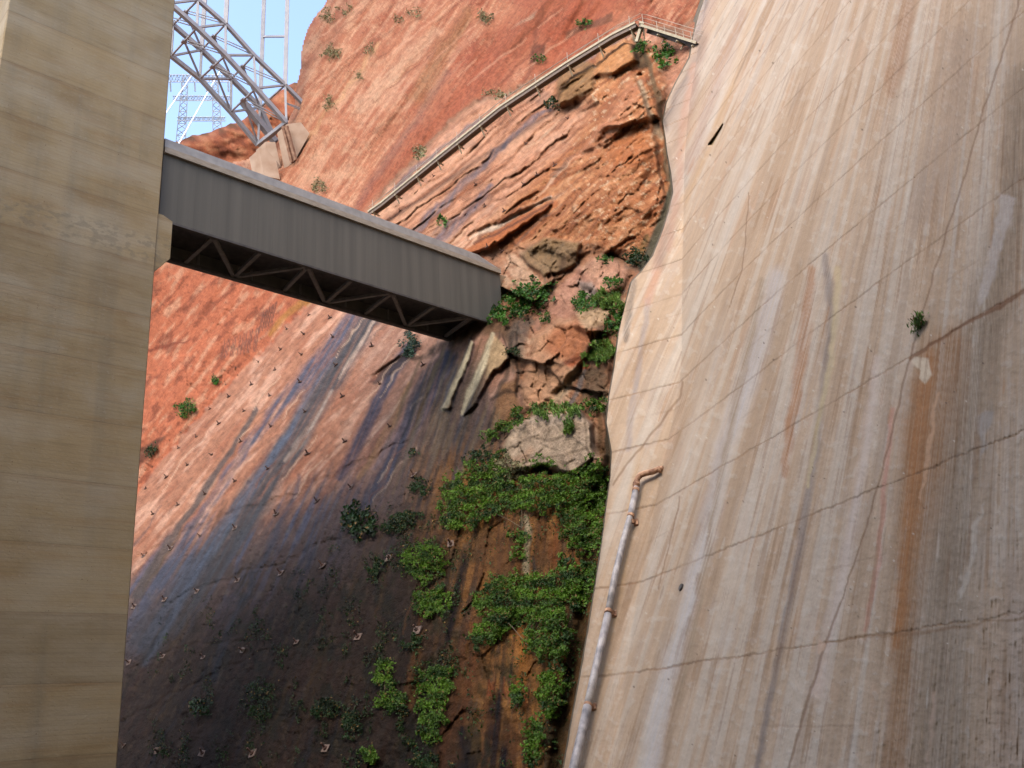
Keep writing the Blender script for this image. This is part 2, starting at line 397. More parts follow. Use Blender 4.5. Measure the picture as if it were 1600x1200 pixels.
groove([(1000, 120, 5), (1018, 170, 6), (1030, 230, 5), (1040, 300, 4)], 1.6)
groove([(205, 882, 3), (260, 848, 3), (330, 815, 3), (400, 790, 3), (470, 768, 3), (505, 752, 3), (560, 722, 2), (640, 690, 2)], 0.22, 0.5, 1.0)
for s_, h in (([(202, 972, 3), (300, 925, 3), (370, 899, 3), (440, 880, 2), (497, 852, 3), (570, 830, 2)], 0.18), ([(200, 1045, 2), (318, 1004, 2.5), (390, 1000, 2)], 0.14), ([(195, 1125, 3), (290, 1075, 3), (350, 1045, 3), (430, 1010, 2)], 0.14)):
    groove(s_, h, 0.6, 1.0)
groove([(585, 588, 5), (610, 575, 6), (640, 555, 5)], 0.7)
groove([(735, 370, 5), (780, 350, 4), (860, 312, 3)], 0.9)
# hollow and dark cleft against the dam
cle = np.exp(-((X-(ce-14))/11)**2)*sstep(700, 800, Y)
REL -= (1.2*cle).ravel(); REL -= (0.8*np.exp(-((X-ce)/7)**2)*sstep(200, 260, Y)).ravel()
rel = REL.reshape(X.shape)
d1 = d1-rel*np.clip(d1/60, 0.6, 1.8)*(1-0.85*np.exp(-(np.maximum(ce-X, 0)/7)**2))*(X <= ce+30)
# --- upper cliff
d2 = 1/np.maximum(inv2(X, Y), 1/330)
u2 = (X*0.82+Y*0.57); v2 = (Y*0.82-X*0.57)       # u2 across, v2 down the long diagonal flutes
rel2 = 5*fbm(u2/150, v2/420, 4, 61)+0.6*fbm(u2/22, v2/260, 3, 62)+0.06*fbm(u2/6, v2/60, 3, 63)+0.4*fbm(X/50, Y/50, 3, 64)
ck2 = np.abs(fbm(u2/26, v2/190, 4, 68)); rel2 = rel2-0.3*(1-sstep(0, 0.05, ck2))*sstep(-0.1, 0.3, fbm(X/90, Y/90, 2, 69))
sw = fbm(u2/60, v2/300, 2, 65); rel2 = rel2+1.6*np.abs(sw)
low = sstep(380, 430, Y)
cr = np.abs(fbm((X+Y*0.3)/55, (Y-X*0.5)/26, 4, 66)); rel2 = rel2-0.5*(1-sstep(0, 0.10, cr))*low*sstep(0, 0.4, fbm(X/80, Y/80, 2, 67))
sk = Y-np.interp(X, np.array(SKYP)[::-1, 0], np.array(SKYP)[::-1, 1])
sky_d = np.full(X.shape, 1e9)
for i in range(len(SKYP)-1):
    a = np.array(SKYP[i], float); b = np.array(SKYP[i+1], float); d = b-a
    t = np.clip(((X-a[0])*d[0]+(Y-a[1])*d[1])/(d@d), 0, 1); sky_d = np.minimum(sky_d, np.hypot(X-a[0]-t*d[0], Y-a[1]-t*d[1]))
d2 = d2-rel2*np.clip(sky_d/12, 0, 1)
d2 = d2+22*np.exp(-sky_d/5)
# --- one terrain: brow of the excavation, then a bench running back to the upper cliff
brow = cliff_region(X, Y)+5*fbm(X/14, Y/14, 3, 71)*np.clip((1000-X)/200, 0.15, 1)
tr = sstep(2.5, -3.5, brow)
D = d1*(1-tr)+d2*tr
ridge = np.exp(-(np.maximum(brow, 0)/7)**2); D = D+ridge*1.5*(1-tr)
DEPTH = D
def depth_at(x, y):
    i = np.clip(np.searchsorted(gx, x)-1, 0, len(gx)-2); j = np.clip(np.searchsorted(gy, y)-1, 0, len(gy)-2)
    fx = np.clip((x-gx[i])/(gx[i+1]-gx[i]), 0, 1); fy = np.clip((y-gy[j])/(gy[j+1]-gy[j]), 0, 1)
    return (D[j, i]*(1-fx)+D[j, i+1]*fx)*(1-fy)+(D[j+1, i]*(1-fx)+D[j+1, i+1]*fx)*fy
is1 = (1-tr).ravel()

# --- colours
P = P1
n_f = fbm(U/7, V_/170, 4, 101).ravel(); n_f2 = fbm(U/2.6, V_/60, 3, 102).ravel()
n_b = fbm(X/60, Y/60, 5, 103).ravel(); n_s = fbm(X/9, Y/9, 4, 104).ravel()
n_bed = fbm(tb/120, (bed+wob)/7, 4, 105).ravel(); n_d = fbm(u2/9, v2/140, 5, 106).ravel(); n_d2 = fbm(u2/3.2, v2/50, 4, 107).ravel()
P.gr = n_f
Xf, Yf = P.x, P.y
def mixc(c0, c1, t): t = np.clip(t, 0, 1)[:, None]; return c0*(1-t)+np.asarray(c1)*t
# upper cliff
ONE = np.ones((Xf.size, 1))
c2 = ONE*lin(190, 120, 94)
c2 = mixc(c2, lin(170, 90, 66), sstep(-0.3, 0.5, n_b+0.3*n_d)*sstep(540, 800, Xf+0.3*(300-Yf)))
c2 = mixc(c2, lin(216, 168, 146), sstep(0.05, 0.6, n_d+0.25*n_b)*0.55*sstep(900, 560, Xf-0.2*Yf))
c2 = mixc(c2, lin(158, 84, 60), sstep(0.1, 0.6, -n_d)*0.55)
c2 = mixc(c2, lin(220, 172, 146), sstep(0.22, 0.6, n_d2)*0.5)
c2 = mixc(c2, lin(222, 172, 146), sstep(0.0, 0.5, fbm(Xf/30+n_d2*.3, Yf/22, 5, 160))*0.4*sstep(760, 520, Xf-0.1*Yf))
c2 = mixc(c2, lin(150, 92, 70), sstep(0.25, 0.7, n_s)*0.25)
c2 = mixc(c2, lin(118, 62, 46), (1-sstep(0, 0.045, ck2.ravel()))*0.5*sstep(-0.1, 0.3, fbm(Xf/90, Yf/90, 2, 69)))
lo = sstep(380, 430, Yf)
c2l = ONE*lin(188, 104, 74); c2l = mixc(c2l, lin(214, 166, 142), sstep(0.1, 0.6, fbm((Xf+Yf*.8)/12, (Yf-Xf*.8)/60, 5, 110))*0.55); c2l = mixc(c2l, lin(136, 70, 50), sstep(0.2, 0.6, fbm((Xf+Yf)/20, (Yf-Xf)/60, 4, 111))*0.7)
crf = (1-sstep(0, 0.07, cr)).ravel(); c2l = mixc(c2l, lin(98, 56, 44), crf*0.35)
c2 = c2*(1-lo[:, None])+c2l*lo[:, None]
P.c = c2.copy()
def S(pts, col, al=1.0, soft=0.5, warp=0.5, grain=0.0): P.stroke(pts, lin(*col), al, soft, warp, grain)
def G(pts, col, al=1.0, f=4, warp=0.5, grain=0.0): P.poly(pts, lin(*col), al, f, warp, grain)
S([(900, -40, 40), (830, 40, 34), (740, 130, 26), (660, 215, 22), (600, 280, 16), (560, 330, 10)], (166, 86, 60), 0.8, 0.8, 1)
S([(700, 110, 5), (650, 190, 5), (600, 255, 6), (560, 320, 6)], (138, 92, 88), 0.5, 0.8, 0.6)
S([(960, -20, 30), (890, 60, 30), (850, 110, 16)], (172, 84, 56), 0.7, 0.8, 1)
S([(735, 20, 8), (690, 80, 12), (655, 150, 14)], (142, 98, 60), 0.55, 0.9, 1)
G([(828, 100), (830, 72), (853, 68), (852, 96)], (112, 66, 52), 0.8, 2); G([(830, 100), (834, 40), (845, 10), (850, 10), (838, 70), (836, 110), (815, 135)], (120, 70, 56), 0.5, 3)
G([(882, 62), (886, 48), (955, 18), (957, 32), (905, 52)], (124, 82, 66), 0.75, 2)
G([(800, 45), (828, 22), (838, 14), (832, 26)], (218, 190, 170), 0.7, 2)
S([(470, 110, 4), (520, 60, 7), (540, 0, 7)], (150, 98, 84), 0.4, 0.8, 1)
S([(590, 70, 3), (560, 120, 2), (500, 190, 3), (450, 250, 3)], (216, 168, 128), 0.5, 0.7, 1)
S([(560, 165, 8), (620, 110, 10), (680, 50, 8)], (222, 182, 160), 0.45, 0.8, 1, 0.8)
S([(660, 250, 2), (700, 200, 3), (780, 130, 2), (860, 60, 2)], (128, 62, 44), 0.6, 0.6, 0.6)
for k in range(46):
    x0 = 560+RNG.random()*480; y0 = RNG.random()*120-20; L = 30+RNG.random()*120
    S([(x0, y0, 0.6), (x0-L*0.35, y0+L*0.28, 1.4), (x0-L*0.8, y0+L*0.66, 0.6)], [(128, 66, 48), (214, 160, 138), (150, 86, 60)][k % 3], 0.6, 0.6, 0.6)
S([(421, 521, 4), (445, 495, 5), (470, 472, 5), (500, 470, 4)], (176, 120, 52), 0.8, 0.6, 0.6)
G([(478, 478), (505, 462), (520, 468), (498, 480)], (206, 178, 140), 0.7, 2)
for k in range(12):                                # chisel marks
    x0 = 345+k*5+RNG.random()*3; S([(x0+4, 533-k*2, 1), (x0-2, 560-k, 1)], (112, 76, 74), 0.7, 0.6, 0.1)
    if k < 5: S([(412+k*5, 488-k*4, 1.4), (404+k*5, 520-k*4, 1.2)], (104, 72, 68), 0.8, 0.6, 0.1)
S([(230, 548, 3), (262, 540, 3), (300, 528, 1)], (128, 58, 40), 0.8, 0.6, 1); G([(215, 700), (240, 690), (262, 680), (235, 715), (217, 730)], (92, 56, 44), 0.8, 3)
# excavated face
c1 = ONE*lin(176, 118, 98)
c1 = mixc(c1, lin(212, 162, 148), sstep(0.0, 0.55, fbm((Xf*0.9+Yf*0.75)/16, (Yf*0.75-Xf)/110, 5, 112))*0.75)
c1 = mixc(c1, lin(154, 86, 64), sstep(0.15, 0.6, fbm((Xf*0.9+Yf*0.75)/12, (Yf*0.75-Xf)/120, 5, 113))*0.5)
c1 = mixc(c1, lin(160, 128, 124), sstep(520, 640, Xf)*sstep(450, 560, Yf)*0.5)
keep = P.c.copy(); P.c = c1
bsel = (m_beds.ravel())[:, None]; cb = ONE*lin(192, 132, 108)
cb = mixc(cb, lin(214, 160, 140), sstep(0.0, 0.5, n_bed)*0.6); cb = mixc(cb, lin(128, 72, 46), sstep(0.12, 0.5, -n_bed)*0.75); cb = mixc(cb, lin(110, 92, 92), sstep(0.3, 0.7, n_b)*0.3)
P.c = P.c*(1-bsel)+cb*bsel
ssel = (m_spur.ravel())[:, None]; cs_ = ONE*lin(188, 116, 74)
cs_ = mixc(cs_, lin(206, 146, 108), sstep(-0.1, 0.5, n_bed+0.5*n_s)*0.6); cs_ = mixc(cs_, lin(140, 74, 40), sstep(0.05, 0.5, -n_bed+0.4*n_s)*0.7); cs_ = mixc(cs_, lin(222, 190, 166), sstep(0.42, 0.6, fbm(tb/14, bed/5, 4, 120).ravel())*sstep(860, 930, Xf)*0.7)
cs_ = mixc(cs_, lin(84, 48, 30), (1-sstep(0.0, 0.06, fc)).ravel()*0.35)
cs_ = mixc(cs_, lin(92, 50, 30), (1-sstep(0.0, 0.10, fc2)).ravel()*0.15)
P.c = P.c*(1-ssel)+cs_*ssel
ksel = (m_block.ravel())[:, None]; ck = ONE*lin(176, 118, 82)
ck = mixc(ck, lin(206, 164, 130), sstep(0.0, 0.6, n_b+0.4*n_s)*0.8); ck = mixc(ck, lin(96, 80, 66), sstep(0.1, 0.6, -n_b+0.4*n_s)*0.7)
ck = mixc(ck, lin(58, 44, 34), (1-sstep(0.0, 0.05, bc)).ravel()*0.6); ck = mixc(ck, lin(70, 52, 40), (1-sstep(0.0, 0.05, bc2)).ravel()*0.25)
P.c = P.c*(1-ksel)+ck*ksel
# wet dark seepage zone
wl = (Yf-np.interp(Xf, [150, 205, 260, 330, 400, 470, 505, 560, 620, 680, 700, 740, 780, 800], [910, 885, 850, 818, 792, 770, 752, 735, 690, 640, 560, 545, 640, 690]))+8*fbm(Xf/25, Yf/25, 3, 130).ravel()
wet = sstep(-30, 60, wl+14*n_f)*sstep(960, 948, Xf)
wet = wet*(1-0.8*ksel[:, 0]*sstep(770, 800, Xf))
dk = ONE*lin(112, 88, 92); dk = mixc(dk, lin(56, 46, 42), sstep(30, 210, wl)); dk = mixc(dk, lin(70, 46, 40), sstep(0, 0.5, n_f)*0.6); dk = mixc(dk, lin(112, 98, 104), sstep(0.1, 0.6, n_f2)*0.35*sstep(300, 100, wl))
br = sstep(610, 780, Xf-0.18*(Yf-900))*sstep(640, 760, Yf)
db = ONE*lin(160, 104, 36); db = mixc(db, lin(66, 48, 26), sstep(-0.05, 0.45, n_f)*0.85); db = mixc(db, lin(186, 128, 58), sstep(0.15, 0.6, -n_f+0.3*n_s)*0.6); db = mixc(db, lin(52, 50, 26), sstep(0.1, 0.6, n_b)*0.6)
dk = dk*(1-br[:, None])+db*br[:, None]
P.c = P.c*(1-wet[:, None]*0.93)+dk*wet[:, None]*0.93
ms = sstep(0.05, 0.45, fbm(X/45, Y/60, 4, 150)+0.35*fbm(X/12, Y/16, 3, 151)).ravel()*wet*sstep(820, 960, Yf)*sstep(230, 420, Xf)
P.c = mixc(P.c, lin(44, 50, 26), ms*0.6)
bz = sstep(0.0, 0.4, n_f+0.3*n_b)*wet*sstep(1060, 860, Yf+0.35*(Xf-250))*sstep(640, 420, Xf)
P.c = mixc(P.c, lin(92, 98, 136), bz*0.85)  # blue sky sheen on the wet rock, painted into its colour
ef = sstep(0.35, 0.6, fbm(U/5, V_/22, 4, 152)).ravel()*wet; P.c = mixc(P.c, lin(124, 104, 92), ef*0.4)
lk = (np.abs(fbm((X+Y*0.9)/70, (Y-X*0.35)/24, 4, 153))).ravel(); P.c = mixc(P.c, lin(34, 28, 24), (1-sstep(0.0, 0.05, lk))*wet*0.55)
# blue-grey mineral streaks
B1 = (88, 88, 116); B2 = (98, 96, 112); B3 = (94, 104, 138)
S([(590, 480, 14), (545, 545, 18), (500, 615, 21), (450, 700, 21), (400, 775, 22), (350, 850, 24), (290, 930, 26), (230, 1000, 26)], (78, 76, 88), 0.9, 0.45, 0.8, 0.5)
S([(560, 490, 10), (515, 540, 12), (470, 600, 13), (440, 630, 9), (400, 680, 8), (350, 750, 8), (300, 830, 9), (250, 910, 10)], B1, 0.8, 0.6, 0.8, 0.8)
S([(400, 640, 4), (370, 690, 4), (330, 750, 4.5), (290, 810, 5), (250, 870, 7), (215, 930, 8)], (96, 84, 88), 0.9, 0.4, 0.5)
S([(520, 560, 3), (480, 620, 4), (450, 680, 5), (415, 730, 6), (385, 775, 6), (340, 840, 6), (300, 905, 7), (255, 980, 8), (225, 1035, 6)], B3, 0.6, 0.9, 0.4, 0.9)
S([(470, 745, 3), (440, 820, 5), (410, 880, 5), (380, 940, 5), (355, 990, 5), (330, 1060, 5)], (66, 78, 108), 0.6, 0.9, 0.8)
S([(640, 545, 10), (610, 590, 9), (575, 660, 9), (545, 720, 9), (530, 745, 6)], (74, 74, 102), 0.9, 0.5, 0.4, 0.5)
S([(700, 560, 14), (672, 610, 18), (640, 680, 16), (600, 740, 12), (570, 790, 9)], (72, 72, 98), 0.9, 0.5, 0.5, 0.6)
S([(655, 620, 5), (610, 690, 6), (585, 730, 4)], (92, 98, 134), 0.5, 0.9, 0.4, 0.5)
S([(640, 600, 4), (610, 660, 5), (580, 720, 5), (560, 745, 4)], (176, 128, 88), 0.6, 0.6, 0.4, 0.6)
S([(520, 610, 2), (490, 660, 4), (465, 695, 5), (445, 720, 2)], (214, 188, 184), 0.35, 0.9, 0.4, 1.5)
S([(585, 500, 2), (550, 560, 3), (530, 590, 2)], (222, 190, 184), 0.5, 0.7, 0.3, 1.0)
S([(300, 880, 20), (240, 960, 26), (210, 1010, 18)], (86, 90, 120), 0.45, 0.9, 0.8, 0.9)
G([(600, 575), (640, 545), (648, 556), (620, 585), (585, 600), (578, 595)], (62, 48, 52), 0.8, 3)
for k in range(90):
    x0 = 240+RNG.random()*680; y0 = 780+RNG.random()*380; L = 40+RNG.random()*150; dxs = (930-x0)/(y0+150)
    if x0 > edge_x(y0+L*0.5)-20: continue
    S([(x0, y0, 0.8), (x0-dxs*L*0.5, y0+L*0.5, 1.5+RNG.random()*3), (x0-dxs*L, y0+L, 0.8)], [(44, 36, 32), (92, 72, 70), (58, 62, 86), (98, 74, 44)][k % 4] if x0 < 640 else [(48, 40, 26), (150, 90, 40), (170, 110, 60), (58, 44, 26)][k % 4], 0.5, 0.8, 0.8)
for k in range(60):                                # fine pale and dark scores on the smooth face
    x0 = 250+RNG.random()*420; y0 = 430+RNG.random()*330; L = 20+RNG.random()*70
    if y0 < interp([(205, 800), (400, 570), (500, 480), (600, 460)], x0): continue
    S([(x0, y0, 0.5), (x0-L*0.45, y0+L*0.5, 1.3), (x0-L*0.8, y0+L, 0.5)], [(222, 186, 172), (140, 84, 66)][k % 2], 0.55, 0.8, 0.8)
# beds above the footbridge
for pts in ([(860, 170, 3), (800, 215, 4), (750, 260, 5), (700, 310, 6), (640, 370, 7)], [(770, 290, 4), (735, 330, 7), (700, 360, 9), (660, 400, 8)], [(1000, 45, 3), (900, 100, 4), (800, 160, 4), (730, 200, 3), (640, 270, 4), (590, 330, 3)]):
    S(pts, (104, 96, 116), 0.7, 0.6, 0.8, 0.5)
for k in range(40):
    x0 = 640+RNG.random()*320; y0 = 380-(x0-600)*0.72+RNG.random()*150; L = 30+RNG.random()*110
    S([(x0, y0, 0.8), (x0-L*0.4, y0+L*0.32, 1.8), (x0-L*0.8, y0+L*0.7, 0.8)], [(120, 66, 42), (224, 184, 164), (150, 80, 46), (96, 84, 86)][k % 4], 0.6, 0.7, 1)
S([(730, 392, 5), (770, 372, 8), (820, 345, 8), (865, 318, 5)], (190, 106, 58), 0.9, 0.5, 0.6); S([(735, 372, 2), (790, 345, 3), (860, 308, 2)], (226, 200, 190), 0.7, 0.6, 0.6)
S([(740, 380, 2), (800, 352, 2), (862, 316, 2)], (92, 50, 30), 0.8, 0.5, 0.4)
G([(930, 118), (935, 85), (975, 60), (990, 72), (992, 98), (960, 118)], (198, 134, 84), 0.75, 4); G([(872, 165), (872, 118), (905, 92), (930, 100), (925, 140), (895, 160)], (146, 108, 72), 0.8, 4)
G([(890, 255), (950, 175), (985, 125), (1008, 135), (975, 190), (930, 240)], (196, 126, 96), 0.6, 6); G([(940, 245), (965, 215), (1000, 205), (1020, 230), (1000, 260), (950, 262)], (186, 104, 52), 0.6, 8)
S([(995, 60, 4), (1012, 100, 4), (1032, 160, 4), (1038, 220, 4), (1044, 280, 3)], (92, 78, 58), 0.8, 0.6, 0.8); S([(1003, 130, 4), (1016, 175, 5), (1030, 215, 4)], (178, 164, 148), 0.6, 0.7, 0.8)
G([(985, 70), (1005, 66), (1012, 105), (995, 108)], (70, 58, 40), 0.85, 3)
# blocks
G([(785, 700), (800, 668), (845, 645), (905, 640), (922, 660), (930, 715), (900, 742), (850, 728), (800, 735)], (198, 172, 148), 0.85, 4, 0.4)
for pts in ([(795, 700, 1.5), (830, 682, 2), (860, 690, 2), (905, 668, 1.5)], [(850, 715, 1.5), (880, 712, 2), (925, 698, 2)], [(845, 650, 1.5), (858, 672, 2), (850, 690, 1)], [(912, 645, 1.5), (918, 700, 2), (930, 735, 1)], [(810, 690, 1), (822, 720, 2)]):
    S(pts, (112, 90, 70), 0.55, 0.5, 0.3)
S([(840, 660, 6), (870, 655, 6), (905, 652, 4)], (170, 150, 136), 0.6, 0.8, 0.6); S([(830, 700, 5), (805, 722, 6)], (196, 146, 112), 0.5, 0.8, 0.6)
G([(825, 575), (835, 525), (870, 500), (905, 500), (935, 515), (930, 540), (900, 575), (880, 600), (840, 640), (820, 640), (815, 600)], (204, 150, 112), 0.8, 5, 0.4)
G([(850, 545), (862, 515), (900, 500), (932, 515), (925, 540), (900, 560), (870, 560)], (186, 104, 54), 0.75, 8, 0.6); S([(905, 556, 5), (885, 566, 4), (915, 572, 5)], (202, 92, 36), 0.8, 0.7, 0.6); S([(935, 520, 3), (915, 550, 4), (880, 568, 3), (868, 580, 2)], (92, 54, 34), 0.7, 0.6, 0.6)
G([(905, 425), (925, 404), (960, 406), (985, 425), (970, 452), (935, 460)], (212, 152, 122), 0.7, 5); G([(900, 490), (930, 482), (955, 488), (948, 505), (915, 515)], (214, 176, 136), 0.8, 4)
G([(850, 470), (905, 415), (930, 440), (925, 480), (890, 495), (850, 500), (832, 520)], (196, 136, 112), 0.75, 6); G([(900, 440), (925, 440), (935, 460), (912, 470)], (168, 160, 154), 0.6, 4)
G([(812, 395), (850, 372), (905, 380), (900, 412), (870, 425), (850, 432), (822, 415)], (150, 118, 80), 0.8, 4, 0.4); G([(868, 425), (905, 405), (905, 395), (880, 400)], (96, 68, 44), 0.7, 3)
S([(770, 522, 3), (755, 570, 5), (735, 610, 5), (722, 648, 2)], (206, 190, 172), 0.9, 0.5, 0.4); S([(738, 535, 2), (722, 578, 3.5), (692, 640, 3)], (196, 180, 160), 0.9, 0.5, 0.4)
G([(775, 525), (795, 555), (775, 575), (760, 590), (765, 545)], (188, 156, 126), 0.8, 3)
G([(765, 655), (785, 600), (808, 590), (812, 640), (790, 665), (765, 685)], (126, 88, 52), 0.8, 5); S([(770, 625, 3), (790, 612, 4), (806, 615, 2)], (62, 42, 30), 0.8, 0.6, 0.5)
G([(800, 500), (835, 490), (815, 560), (800, 580), (788, 530)], (94, 82, 74), 0.75, 6); G([(735, 505), (800, 490), (795, 530), (745, 520), (705, 540)], (98, 74, 56), 0.8, 6)
S([(900, 575, 6), (880, 610, 7), (865, 635, 4)], (190, 160, 128), 0.75, 0.5, 0.4); S([(890, 640, 3), (905, 600, 5), (915, 578, 2)], (112, 106, 108), 0.8, 0.6, 0.5); G([(915, 580), (948, 570), (945, 625), (905, 628)], (104, 82, 60), 0.8, 6)
S([(806, 520, 2), (808, 580, 2), (808, 620, 2)], (62, 46, 36), 0.8, 0.6, 0.6)
S([(935, 640, 4), (940, 690, 5), (942, 720, 4)], (112, 80, 46), 0.8, 0.6, 0.6)
for k in range(60):
    x0 = 660+RNG.random()*130; y0 = 515+RNG.random()*150; L = 40+RNG.random()*110; sl_ = 0.32+0.1*RNG.random()
    S([(x0, y0, 1.2), (x0-sl_*L*0.5, y0+L*0.5, 2+RNG.random()*4), (x0-sl_*L, y0+L, 1.2)], [(52, 44, 40), (120, 98, 80), (78, 78, 96), (98, 72, 48), (134, 112, 92)][k % 5], 0.55, 0.7, 0.3, 0.5)
S([(770, 522, 3), (755, 570, 5), (735, 610, 5), (722, 648, 2)], (206, 190, 172), 0.9, 0.4, 0.3, 0.4); S([(738, 535, 2.5), (722, 578, 4), (692, 640, 3)], (200, 184, 164), 0.9, 0.4, 0.3, 0.4)
G([(772, 524), (796, 555), (775, 575), (758, 592), (766, 545)], (190, 158, 128), 0.85, 3)
S([(800, 520, 3), (790, 590, 4), (775, 620, 3)], (60, 50, 44), 0.7, 0.6, 0.4)
# brown seep under the ferns
G([(745, 850), (780, 800), (850, 800), (875, 830), (880, 880), (800, 895), (740, 910)], (112, 72, 40), 0.7, 10, 1, 0.4)
S([(822, 805, 2), (826, 830, 6), (822, 860, 4), (822, 892, 5)], (186, 168, 146), 0.9, 0.5, 0.4); S([(815, 810, 2), (812, 840, 3)], (60, 52, 48), 0.7, 0.5, 0.4); S([(832, 870, 2), (836, 892, 3)], (70, 66, 66), 0.7, 0.5, 0.4)
for pts, cc, a_ in (([(815, 980, 8), (820, 1030, 12), (812, 1080, 8)], (190, 118, 30), 0.75), ([(745, 980, 14), (735, 1040, 20), (715, 1110, 18), (690, 1200, 16)], (132, 78, 40), 0.6), ([(860, 1000, 6), (850, 1060, 8), (840, 1180, 6)], (122, 82, 34), 0.6),
                    ([(870, 820, 5), (866, 860, 8), (872, 890, 5)], (150, 82, 34), 0.6), ([(655, 990, 8), (650, 1040, 10), (640, 1100, 8)], (138, 92, 44), 0.6), ([(770, 1120, 18), (800, 1160, 20), (780, 1260, 20)], (118, 70, 34), 0.7),
                    ([(775, 1080, 3), (778, 1130, 12), (782, 1200, 16)], (26, 20, 16), 0.9), ([(725, 1140, 6), (728, 1200, 12)], (34, 26, 20), 0.8), ([(725, 870, 4), (715, 930, 5), (700, 1000, 5)], (40, 28, 22), 0.7), ([(640, 560, 4), (700, 540, 6), (730, 520, 6)], (62, 48, 38), 0.7)):
    S(pts, cc, a_, 0.8, 1, 0.5)
for k in range(20):
    x0 = 760+RNG.random()*70; y0 = 1055+RNG.random()*30
    S([(x0, y0, 1), (x0-3+RNG.random()*6, y0+25, 1.5)], [(152, 70, 30), (84, 40, 24)][k % 2], 0.7, 0.6, 1)
# mossy cleft against the dam and grey-green gap beside the spur
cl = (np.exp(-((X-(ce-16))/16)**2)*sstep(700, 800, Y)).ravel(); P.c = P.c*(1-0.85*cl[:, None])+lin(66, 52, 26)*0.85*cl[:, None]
S([(1046, 215, 5), (1052, 285, 6), (1042, 330, 8), (1022, 385, 10), (1005, 420, 8)], (82, 80, 68), 0.95, 0.3, 0.2); S([(1000, 395, 5), (1012, 370, 5)], (92, 84, 40), 0.6)
S([(1040, 55, 12), (1060, 60, 12), (1050, 80, 8)], (120, 82, 66), 0.8)
S([(948, 640, 4), (950, 680, 4), (950, 720, 5)], (70, 62, 44), 0.9)
P.c = keep*(1-is1[:, None])+P.c*is1[:, None]
bb = np.exp(-(brow.ravel()/5)**2)*sstep(560, 600, Xf)*sstep(200, 150, Yf-500)*0.5
P.c = P.c*(1-bb[:, None])+lin(120, 96, 72)*bb[:, None]
wl_ = (wet*(1-br))[:, None]*is1[:, None]; P.c = P.c*(1-wl_)+P.c*np.array([0.90, 0.99, 1.06])*wl_
P.c *= (1+0.16*n_s+0.10*fbm(Xf/3.5, Yf/3.5, 2, 140))[:, None]
dk2 = (wet*(1-0.62*br)*(0.45+0.49*sstep(10, 210, wl)))[:, None]  # wet tone deepened downward, shade at the cliff foot put into the colour
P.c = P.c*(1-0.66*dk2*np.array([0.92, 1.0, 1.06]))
def desat(c_, k_): return c_*(1-k_)+(c_@np.array([.3, .55, .15]))[:, None]*k_
i1 = is1[:, None]; kb = ksel*i1
P.c = (desat(P.c, 0.12)*0.44*np.array([1.0, 0.97, 0.80]))*(1-i1)+(desat(P.c, 0.12)*0.47*(np.array([1.0, 1.0, 0.80])*(1-kb)+np.array([0.94, 0.97, 0.92])*kb))*i1
wetA = wet*is1*(0.3+0.5*sstep(-0.2, 0.4, n_f))*sstep(1080, 820, Yf+0.3*(Xf-200))
inside_sky = sk < 0
mask = ~(inside_sky & (X < 620)) & (X < ce+60) | ((X < ce+60) & (X > 620))
rock_m = attr_mat('canyon_sandstone', 0.9, 0.26, 1.3, 8.0, 0.8, 0.13, spec=0.12, wet=True)
VW = unproj(X, Y, D)
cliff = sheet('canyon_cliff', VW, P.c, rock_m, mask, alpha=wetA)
tag(cliff, kind='structure')

# --- far ridge behind the arch
hx = np.arange(-500, 530, 4.0); hy = np.arange(-330, 560, 4.0)
hX, hY = np.meshgrid(hx, hy)
RID = [(-500, -420), (40, -420), (75, 0), (110, 240), (200, 262), (255, 228), (285, 219), (300, 212), (322, 208), (346, 199), (366, 193), (384, 184), (405, 168), (425, 150), (445, 137), (458, 131), (472, 128), (500, 118), (560, 110)]
rsk = hY-np.interp(hX, np.array(RID)[:, 0], np.array(RID)[:, 1])-2.5*fbm(hX/16, hX*0, 3, 200)
for j in range(hX.shape[1]):
    sky_y = float(np.interp(hX[0, j], np.array(RID)[:, 0], np.array(RID)[:, 1])+2.5*fbm(hX[:1, j]/16, hX[:1, j]*0, 3, 200)[0])
    hY[:, j] = np.maximum(hY[:, j], sky_y)
rsk = hY-np.interp(hX, np.array(RID)[:, 0], np.array(RID)[:, 1])-2.5*fbm(hX/16, hX*0, 3, 200)
hD = 330+0.5*(520-hX)*0.1-rsk*0.12-3*fbm(hX/60, hY/30, 4, 201)-1.5*np.abs(fbm((hX-hY)/20, (hX+hY)/50, 4, 202))+30*np.exp(-np.maximum(rsk, 0)/4)
hc = np.ones((hX.size, 1))*lin(166, 92, 68); hn = fbm(hX/24, hY/10, 5, 203).ravel()
hc = mixc(hc, lin(118, 62, 48), sstep(0, 0.5, hn)*0.8); hc = mixc(hc, lin(200, 138, 112), sstep(0.1, 0.5, -hn)*0.6); hc = mixc(hc, lin(96, 84, 52), sstep(14, 2, rsk.ravel())*sstep(-0.1, 0.3, hn)*0.5)
hc = desat(hc, 0.1)*0.5*np.array([1.0, 1.0, 0.78])
far = sheet('far_ridge', unproj(hX, hY, hD), hc, rock_m, None); tag(far, kind='structure')
# ------------------------------------------------------------------ concrete dam
def dam_grid():
    cc = np.concatenate([np.arange(0, 720, 1.5), np.arange(720, 2400, 14)])
    yy = grid1(-560, -6, 1206, 1620, 1.6, 12)
    c_, y_ = np.meshgrid(cc, yy)
    ex = edge_x(y_)
    return 900+c_+(ex-900)*np.clip(1-c_/460, 0, 1), y_
DX, DY = dam_grid()
DD = dam_depth(DX, DY)
WX = (6*fbm(DX/40, DY/40, 3, 191)).ravel(); WY = (6*fbm(DX/40, DY/40, 3, 155)).ravel()
DV = unproj(DX, DY, DD)
Q = Paint(DX, DY, lin(202, 177, 154)); Q.wx = WX; Q.wy = WY
dz = DV[..., 2].ravel()
